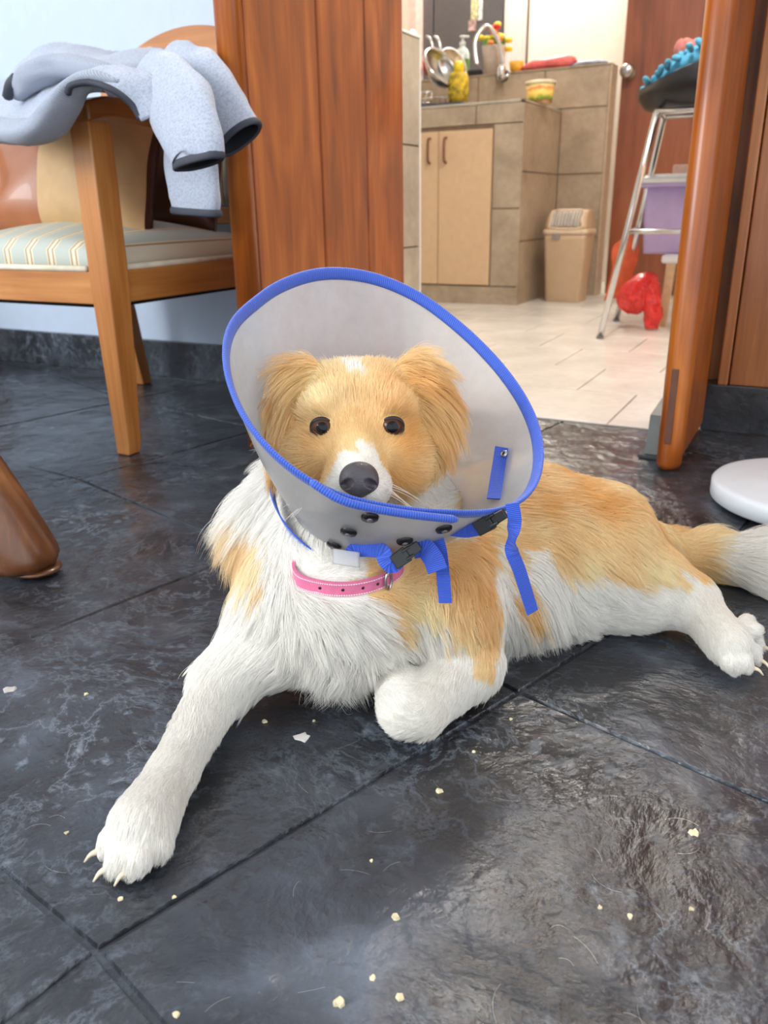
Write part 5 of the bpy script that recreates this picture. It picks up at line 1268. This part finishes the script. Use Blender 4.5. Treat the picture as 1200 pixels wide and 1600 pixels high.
# neck strap along the narrow end
nn_ = -gen
loop_p = NECK + nout * 0.012 - gen * 0.003
path = np.vstack([loop_p, loop_p[:1]]); wd = np.vstack([gen, gen[:1]])
strap('neck_strap', path, wd, 0.0155, 0.0014, M_BLUE, cone)
def cone_hit(px, py, off=0.002):
    h = cbvh.ray_cast(Vector(CAM), Vector(ray(px, py)))
    if h[0] is None: return None, None
    n_ = np.array(h[1]); n_ = n_ if n_ @ (CAM - np.array(h[0])) > 0 else -n_
    return np.array(h[0]) + n_ * off, n_
M_SNAP = plain('dark_snap', (40, 38, 40), 0.3, 0.6); M_SNAPC = plain('snap_grey', (140, 138, 140), 0.3, 0.8)
for q in ((578, 806), (545, 829), (523, 850), (632, 843), (693, 824)):
    c, n_ = cone_hit(*q)
    if c is None: continue
    s_ = lathe('snap', [(0, 0.0022), (0.0042, 0.002), (0.0068, 0.001), (0.0074, -0.001)], M_SNAP, cone, 20, c, n_)
    o = lathe('snap_stud', [(0, 0.0034), (0.002, 0.0032), (0.0028, 0.0018)], M_SNAPC, None, 12, c, n_); o.parent = s_
# blue tab with an eyelet inside the cone
pth = np.array([cone_hit(x_, y_)[0] for x_, y_ in zip(np.linspace(790, 778, 14), np.linspace(701, 782, 14))])
strap('inner_tab', pth, CR + 0.1 * CU, 0.0185, 0.0012, M_BLUE, cone)
c, n_ = cone_hit(790, 711, 0.003)
lathe('eyelet', [(0.0015, 0.0005), (0.002, 0.0014), (0.0034, 0.0014), (0.0042, 0.0)], M_STEEL, cone, 20, c, n_)
lathe('eyelet_hole', [(0, 0.0008), (0.0019, 0.0008)], M_BLACK, cone, 16, c, n_)
# closing strap with two buckles and loose ends
def pd(px, py, d): return P(px, py, d)
bd = 0.712
def ribbon(name, pts, w, nseg=24, twist=None):
    path = spline([pd(*q) for q in pts], nseg); wdv = []
    for k in range(nseg):
        s = k / (nseg - 1); T = path[min(k + 1, nseg - 1)] - path[max(k - 1, 0)]; T /= np.linalg.norm(T)
        side = np.cross(T, CB); side /= np.linalg.norm(side); a = math.radians(twist(s)) if twist else 0.3
        wdv.append(side * math.cos(a) + np.cross(T, side) * math.sin(a))
    return strap(name, path, np.array(wdv), w, 0.0014, M_BLUE, cone)
ribbon('strap_loop', [(548, 868, .702), (556, 859, .70), (580, 858, .695), (598, 862, .692), (602, 874, .690), (612, 884, .690), (622, 876, .690)], 0.014)
ribbon('strap_fold', [(645, 858, .700), (662, 856, .698), (676, 872, .696), (684, 892, .696)], 0.018)
ribbon('strap_end', [(682, 838, .704), (688, 862, .702), (692, 895, .706), (696, 942, .716)], 0.0118, 24, lambda s: 12)
ribbon('strap_side', [(672, 825, .708), (700, 824, .700), (728, 827, .690), (752, 822, .682)], 0.015, 24, lambda s: 20 * math.sin(s * 3))
ribbon('strap_tail', [(800, 786, .665), (804, 815, .668), (799, 856, .676), (812, 893, .684), (832, 957, .70)], 0.0115, 40, lambda s: 10 + 70 * math.exp(-((s - 0.42) / 0.10) ** 2) - 25 * s)
def buckle(p0, p1, d0, d1, w):
    a, b = pd(*p0, d0), pd(*p1, d1); T = (b - a); L = np.linalg.norm(T); T /= L; S = np.cross(T, CB); S /= np.linalg.norm(S); N_ = np.cross(S, T)
    N_ = N_ if N_ @ CB > 0 else -N_
    def blk(nm, s0, s1, w0, w1, h0, h1, par):
        V = [a + T * (L * s) + S * (sg * (w0 if k == 0 else w1)) + N_ * h for k, s in ((0, s0), (1, s1)) for sg in (-1, 1) for h in (h0, h1)]
        o = pydata(nm, V, [(0, 1, 3, 2), (4, 6, 7, 5), (0, 4, 5, 1), (2, 3, 7, 6), (1, 5, 7, 3), (0, 2, 6, 4)], M_BLACK, par if par.type == 'EMPTY' else None, smooth=False)
        if par.type != 'EMPTY': o.parent = par
        bv = o.modifiers.new('b', 'BEVEL'); bv.width = 0.0008; bv.segments = 2
        return o
    k = blk('buckle', 0.0, 0.55, w * 0.9, w, -0.002, 0.0035, cone)
    blk('buckle_insert', 0.55, 1.0, w * 0.72, w * 0.62, -0.0015, 0.0026, cone)
    for sg in (-1, 1):
        o = blk('buckle_prong', 0.40, 0.70, 0.0016, 0.0012, 0.0, 0.0042, k)
        o.data.transform(Matrix.Translation(S * sg * w * 0.55))
    return k
buckle((614, 880), (655, 852), 0.690, 0.694, 0.0072)
buckle((745, 827), (790, 801), 0.682, 0.668, 0.0070)
# clear plastic keeper tab beside the strap
tabc = P(541, 868, 0.738)
sheet('keeper_tab', [[P(520 + 14 * i, 857 + 8 * j + 2 * i, 0.700 - 0.002 * i) for i in range(4)] for j in range(4)], M_CLEAR, cone, 0.0012, 10, 10)

# ------------------------------------------------------------------ pink collar
def bhit(px, py):
    h = bvh.ray_cast(Vector(CAM), Vector(ray(px, py))); return np.array(h[0])
k0, k1, k2 = bhit(456, 893), bhit(540, 913), bhit(608, 893)
pn = np.cross(k1 - k0, k2 - k0); pn /= np.linalg.norm(pn); pn = pn if pn[2] > 0 else -pn
mid = (k0 + k2) / 2; away = mid - k1; away -= pn * (away @ pn); away /= np.linalg.norm(away)
cc = mid + away * 0.035
pa_, pb_ = away, np.cross(pn, away)
cpts = []
for t_ in np.linspace(0, 2 * np.pi, 90, endpoint=False):
    d = pa_ * math.cos(t_) + pb_ * math.sin(t_); h = bvh.ray_cast(Vector(cc), Vector(d))
    cpts.append(min(np.linalg.norm(np.array(h[0]) - cc), 0.11) if h[0] is not None else 0.07)
cr_ = np.array(cpts)
for _ in range(10): cr_ = 0.5 * cr_ + 0.25 * (np.roll(cr_, 1) + np.roll(cr_, -1))
CP = np.array([cc + (pa_ * math.cos(t_) + pb_ * math.sin(t_)) * (r_ + 0.0065) for t_, r_ in zip(np.linspace(0, 2 * np.pi, 90, endpoint=False), cr_)])
_px = project(CP)[:, 0]; _fr = ((CP - cc) @ -away) > 0
_in = np.where(_fr, np.clip((_px - 438) / 36, 0, 1) * np.clip((650 - _px) / 30, 0, 1), 0)
CP = CP - (CP - cc) / np.linalg.norm(CP - cc, axis=1)[:, None] * (0.016 * (1 - _in) ** 2)[:, None]
collar = thing('pink_collar', tuple(map(float, cc)), 'pink leather collar with pale stitching around the dog neck', 'collar')
M_PINK = plain('pink_leather', (222, 116, 150), 0.45, noise=0.04, bump=0.1, nscale=120)
wdir = pn * 1.0 - 0.25 * CB
strap('band', np.vstack([CP, CP[:1]]), wdir, 0.0135, 0.0026, M_PINK, collar)
# stitches and holes on the visible stretch
pj = project(CP); vis = [k for k in range(90) if ((CP[k] - cc) @ CB) > 0]
V = []; F = []
wn = wdir / np.linalg.norm(wdir)
for k in vis:
    p, q = CP[k], CP[(k + 1) % 90]; o_ = (p - cc) / np.linalg.norm(p - cc) * 0.0016
    for s in (-1, 1):
        for f0, f1 in ((0.05, 0.4), (0.55, 0.9)):
            b0 = p + (q - p) * f0 + wn * s * 0.0052 + o_; b1 = p + (q - p) * f1 + wn * s * 0.0052 + o_; i = len(V)
            for bq in (b0, b1):
                for sw in (-1, 1):
                    V.append(bq + wn * sw * 0.0004); V.append(bq + wn * sw * 0.0004 + o_ * 0.3)
            F += [(i, i + 1, i + 3, i + 2), (i + 4, i + 6, i + 7, i + 5), (i + 1, i + 5, i + 7, i + 3), (i, i + 4, i + 5, i + 1), (i + 2, i + 3, i + 7, i + 6)]
st = pydata('stitching', V, F, plain('pale_thread', (244, 214, 222), 0.7), collar, smooth=False); st['kind'] = 'stuff'
for hx_ in (500, 538, 568, 592):
    k = min(vis, key=lambda k: abs(pj[k][0] - hx_)); o_ = (CP[k] - cc) / np.linalg.norm(CP[k] - cc)
    lathe('hole', [(0, 0.0018), (0.0013, 0.0018), (0.0016, 0.0012)], M_BLACK, collar, 12, CP[k], o_)
k = min(vis, key=lambda k: abs(pj[k][0] - 605)); o_ = (CP[k] - cc) / np.linalg.norm(CP[k] - cc); tg = np.cross(wn, o_)
lp = [CP[k] + o_ * 0.003 + wn * 0.0085 * math.sin(t_) + tg * 0.0042 * math.cos(t_) for t_ in np.linspace(0, 2 * np.pi, 24, endpoint=False)]
tube('metal_loop', lp, 0.0012, M_STEEL, collar, 8, loop=True, up=o_)

# ------------------------------------------------------------------ fur
def make_hair(name, pts, rad, col, mat, parent):
    n, k = pts.shape[:2]; hc = bpy.data.hair_curves.new(name); hc.add_curves([k] * n)
    hc.attributes['position'].data.foreach_set('vector', pts.astype(np.float32).ravel())
    ra = hc.attributes.get('radius') or hc.attributes.new('radius', 'FLOAT', 'POINT'); ra.data.foreach_set('value', rad.astype(np.float32).ravel())
    ca = hc.attributes.new('coat', 'FLOAT_COLOR', 'CURVE'); b = np.ones((n, 4), np.float32); b[:, :3] = col; ca.data.foreach_set('color', b.ravel())
    hc.materials.append(mat); o = bpy.data.objects.new(name, hc); COL.objects.link(o); rel(o, parent); return o
m = NT('fur'); at = m.n('ShaderNodeAttribute'); at.attribute_name = 'coat'
m.t.nodes.remove(m.b)
hb = m.n('ShaderNodeBsdfHairPrincipled', parametrization='COLOR'); m.l(at.outputs[0], hb.inputs['Color'])
hb.inputs['Roughness'].default_value = 0.42; hb.inputs['Radial Roughness'].default_value = 0.75; hb.inputs['IOR'].default_value = 1.45
dfu = m.n('ShaderNodeBsdfDiffuse'); m.l(at.outputs[0], dfu.inputs[0])
mxs = m.n('ShaderNodeMixShader'); mxs.inputs[0].default_value = 0.55; m.l(hb.outputs[0], mxs.inputs[1]); m.l(dfu.outputs[0], mxs.inputs[2]); m.l(mxs.outputs[0], m.out.inputs[0])
M_FUR = m.m
lnp = np.array([p['ln'] for p in PR]); flp = np.array([p['fl'] for p in PR]); lfp = np.array([p['lift'] for p in PR])
WT = weights((BV[tri[:, 0]] + BV[tri[:, 1]] + BV[tri[:, 2]]) / 3)
ltri = WT @ lnp
facing = ((CAM - BV[tri[:, 0]]) * cr).sum(1) > -0.25 * np.linalg.norm(cr, axis=1) * 0.8
dens = np.where(ltri < 0.010, 1.7, np.where(ltri < 0.018, 1.25, 1.0)) * np.where(facing, 1.0, 0.35)
dens *= np.where((cr[:, 2] < 0) & (BV[tri[:, 0], 2] < 0.008), 0.0, 1.0)
NH = 210000
pr = ar * dens; pick = rng.choice(len(tri), NH, p=pr / pr.sum())
u = rng.random(NH); v = rng.random(NH); fl_ = u + v > 1; u[fl_] = 1 - u[fl_]; v[fl_] = 1 - v[fl_]; w = 1 - u - v
TR = tri[pick]; Q = BV[TR[:, 0]] * w[:, None] + BV[TR[:, 1]] * u[:, None] + BV[TR[:, 2]] * v[:, None]
N = VN[TR[:, 0]] * w[:, None] + VN[TR[:, 1]] * u[:, None] + VN[TR[:, 2]] * v[:, None]; N /= np.linalg.norm(N, axis=1)[:, None]
keep = np.ones(NH, bool)
for c, s in EYE:
    d = Q - c; keep &= ~((np.abs(d @ HR) / 0.0116) ** 2 + (np.abs(d @ HU) / 0.0094) ** 2 + (d @ HF / 0.02) ** 2 < 1)
dN = Q - ne(0, -0.001, 0.004); keep &= ~(((dN @ HR) / 0.0165) ** 2 + ((dN @ HU) / 0.0145) ** 2 + ((dN @ HF) / 0.02) ** 2 < 1)
CPd = np.vstack([CP[_in > 0.5], 0.5 * (CP + np.roll(CP, -1, 0))[_in > 0.5]])
dc = np.full(NH, 1.0)
near = np.where(np.linalg.norm(Q - cc, axis=1) < 0.14)[0]
for s in range(0, len(near), 20000):
    ii = near[s:s + 20000]; dc[ii] = np.linalg.norm(Q[ii][:, None] - CPd[None], axis=2).min(1)
keep &= dc > 0.0095
Q, N, dc = Q[keep], N[keep], dc[keep]; nH = len(Q)
Wt = weights(Q); L = Wt @ lnp; FLW = Wt @ flp; LF = Wt @ lfp; hdq = (Wt @ ishead) > 0.5; earw = Wt @ isear
# whorls and drift in the lie of the coat
fnz = np.stack([snoise(Q, 38, s, 3) for s in (21, 22, 23)], 1)
FL = FLW / (np.linalg.norm(FLW, axis=1)[:, None] + 1e-6) + 0.32 * fnz * np.where(hdq & (earw < .4), 0.5, 1)[:, None] + rng.normal(0, 0.13, (nH, 3))
# the face parts around the eyes and runs back from the nose
dn = Q - ne(0, 0, 0); face = hdq & (earw < 0.4)
out = dn / (np.linalg.norm(dn, axis=1)[:, None] + 1e-6)
FL[face] = FL[face] * 0.45 + out[face] * 0.9
T = FL - N * (FL * N).sum(1)[:, None]; T /= np.linalg.norm(T, axis=1)[:, None] + 1e-9
L = L * rng.uniform(0.6, 1.2, nH) * (1 + 0.22 * snoise(Q, 70, 31, 2))
long_ = rng.random(nH) < 0.03; L[long_] *= 1.5
above = (((Q - cc) @ pn) > 0) & (dc < 0.05); L[above] *= np.clip(dc[above] / 0.05, 0.22, 1)
dk = np.full(nH, 1.0); nr_ = np.where(np.linalg.norm(Q - C2, axis=1) < 0.16)[0]
for s in range(0, len(nr_), 20000):
    ii = nr_[s:s + 20000]; dk[ii] = np.linalg.norm(Q[ii][:, None] - loop_p[None, ::2], axis=2).min(1)
nearring = (dk < 0.028) & ~hdq; L[nearring] *= np.clip(dk[nearring] / 0.028, 0.4, 1)
LF = LF * rng.uniform(0.5, 1.5, nH) + 0.05
grav = np.where(hdq & (earw < .4), 0.0, 0.22)
K = 6; S = np.linspace(0, 1, K)
pts = np.zeros((nH, K, 3))
for j, s in enumerate(S):
    pts[:, j] = Q + L[:, None] * (T * (s * (0.9 + 0.1 * s))[None, None][0] + N * (LF * (s - 0.45 * s * s))[:, None] + np.array([0, 0, -1.0]) * (grav * s * s)[:, None])
# locks: tips lean to a neighbour strand
ncl = nH // 26; cen = rng.choice(nH, ncl, replace=False); kdc = KDTree(ncl)
for i, c in enumerate(cen): kdc.insert(Vector(Q[c]), i)
kdc.balance()
own = np.fromiter((cen[kdc.find(Vector(q))[1]] for q in Q), int, nH)
cl = np.where(hdq & (earw < .4), 0.25, np.where(L < 0.012, 0.3, 0.62))
for j, s in enumerate(S):
    f_ = (cl * s ** 1.3)[:, None]; ct = pts[own, j]; far = (np.linalg.norm(Q - Q[own], axis=1) > 0.02)[:, None]
    pts[:, j] = np.where(far, pts[:, j], pts[:, j] * (1 - f_) + ct * f_)
pts[:, :, 2] = np.maximum(pts[:, :, 2], 0.0022 + 0.002 * rng.random((nH, 1)))
# keep the coat inside the cone wall near the neck
rgb, am = coat_rgb(Q, hdq)
rgb = rgb * rng.uniform(0.86, 1.08, (nH, 1)); 
face_dark = np.zeros(nH)
for c, s in EYE:
    d = np.linalg.norm(Q - c, axis=1); rgb *= np.where(d < 0.0125, np.clip((d - 0.009) / 0.0035, 0.65, 1), 1)[:, None]
eo = (earw > 0.5)[:, None]; rgb = np.where(eo, rgb * np.array([0.90, 0.78, 0.62]), rgb)
rgb = np.clip(rgb, 0, 0.95)
rad = np.outer(np.where(L < 0.01, 0.00017, 0.00021), np.array([1, 0.95, 0.85, 0.7, 0.5, 0.15]))
fur = make_hair('fur', pts, rad, rgb, M_FUR, dog); fur['kind'] = 'stuff'
wp = np.array(WSK); make_hair('whiskers', wp, np.tile(np.linspace(0.00042, 0.00012, 6), (len(wp), 1)), np.tile(LW, (len(wp), 1)), M_FUR, dog)

# loose dog hairs lying on the slate
HR_ = []
for k in range(34):
    c = G(random.uniform(0, 1180), random.uniform(1080, 1590), 0.0); a = random.uniform(0, 6.28); L_ = random.uniform(0.008, 0.03); bend = random.uniform(-1.6, 1.6)
    q = [c.copy()]; 
    for j in range(5): a += bend / 5; q.append(q[-1] + np.array([math.cos(a), math.sin(a), 0]) * L_ / 5)
    q = np.array(q); q[:, 2] = 0.0012 + 0.001 * np.sin(np.linspace(0, 3, 6)); HR_.append(q)
lh = make_hair('loose_hairs', np.array(HR_), np.full((34, 6), 0.00006), np.tile(LW * 0.6, (34, 1)), M_FUR, floor)
lh['kind'] = 'stuff'
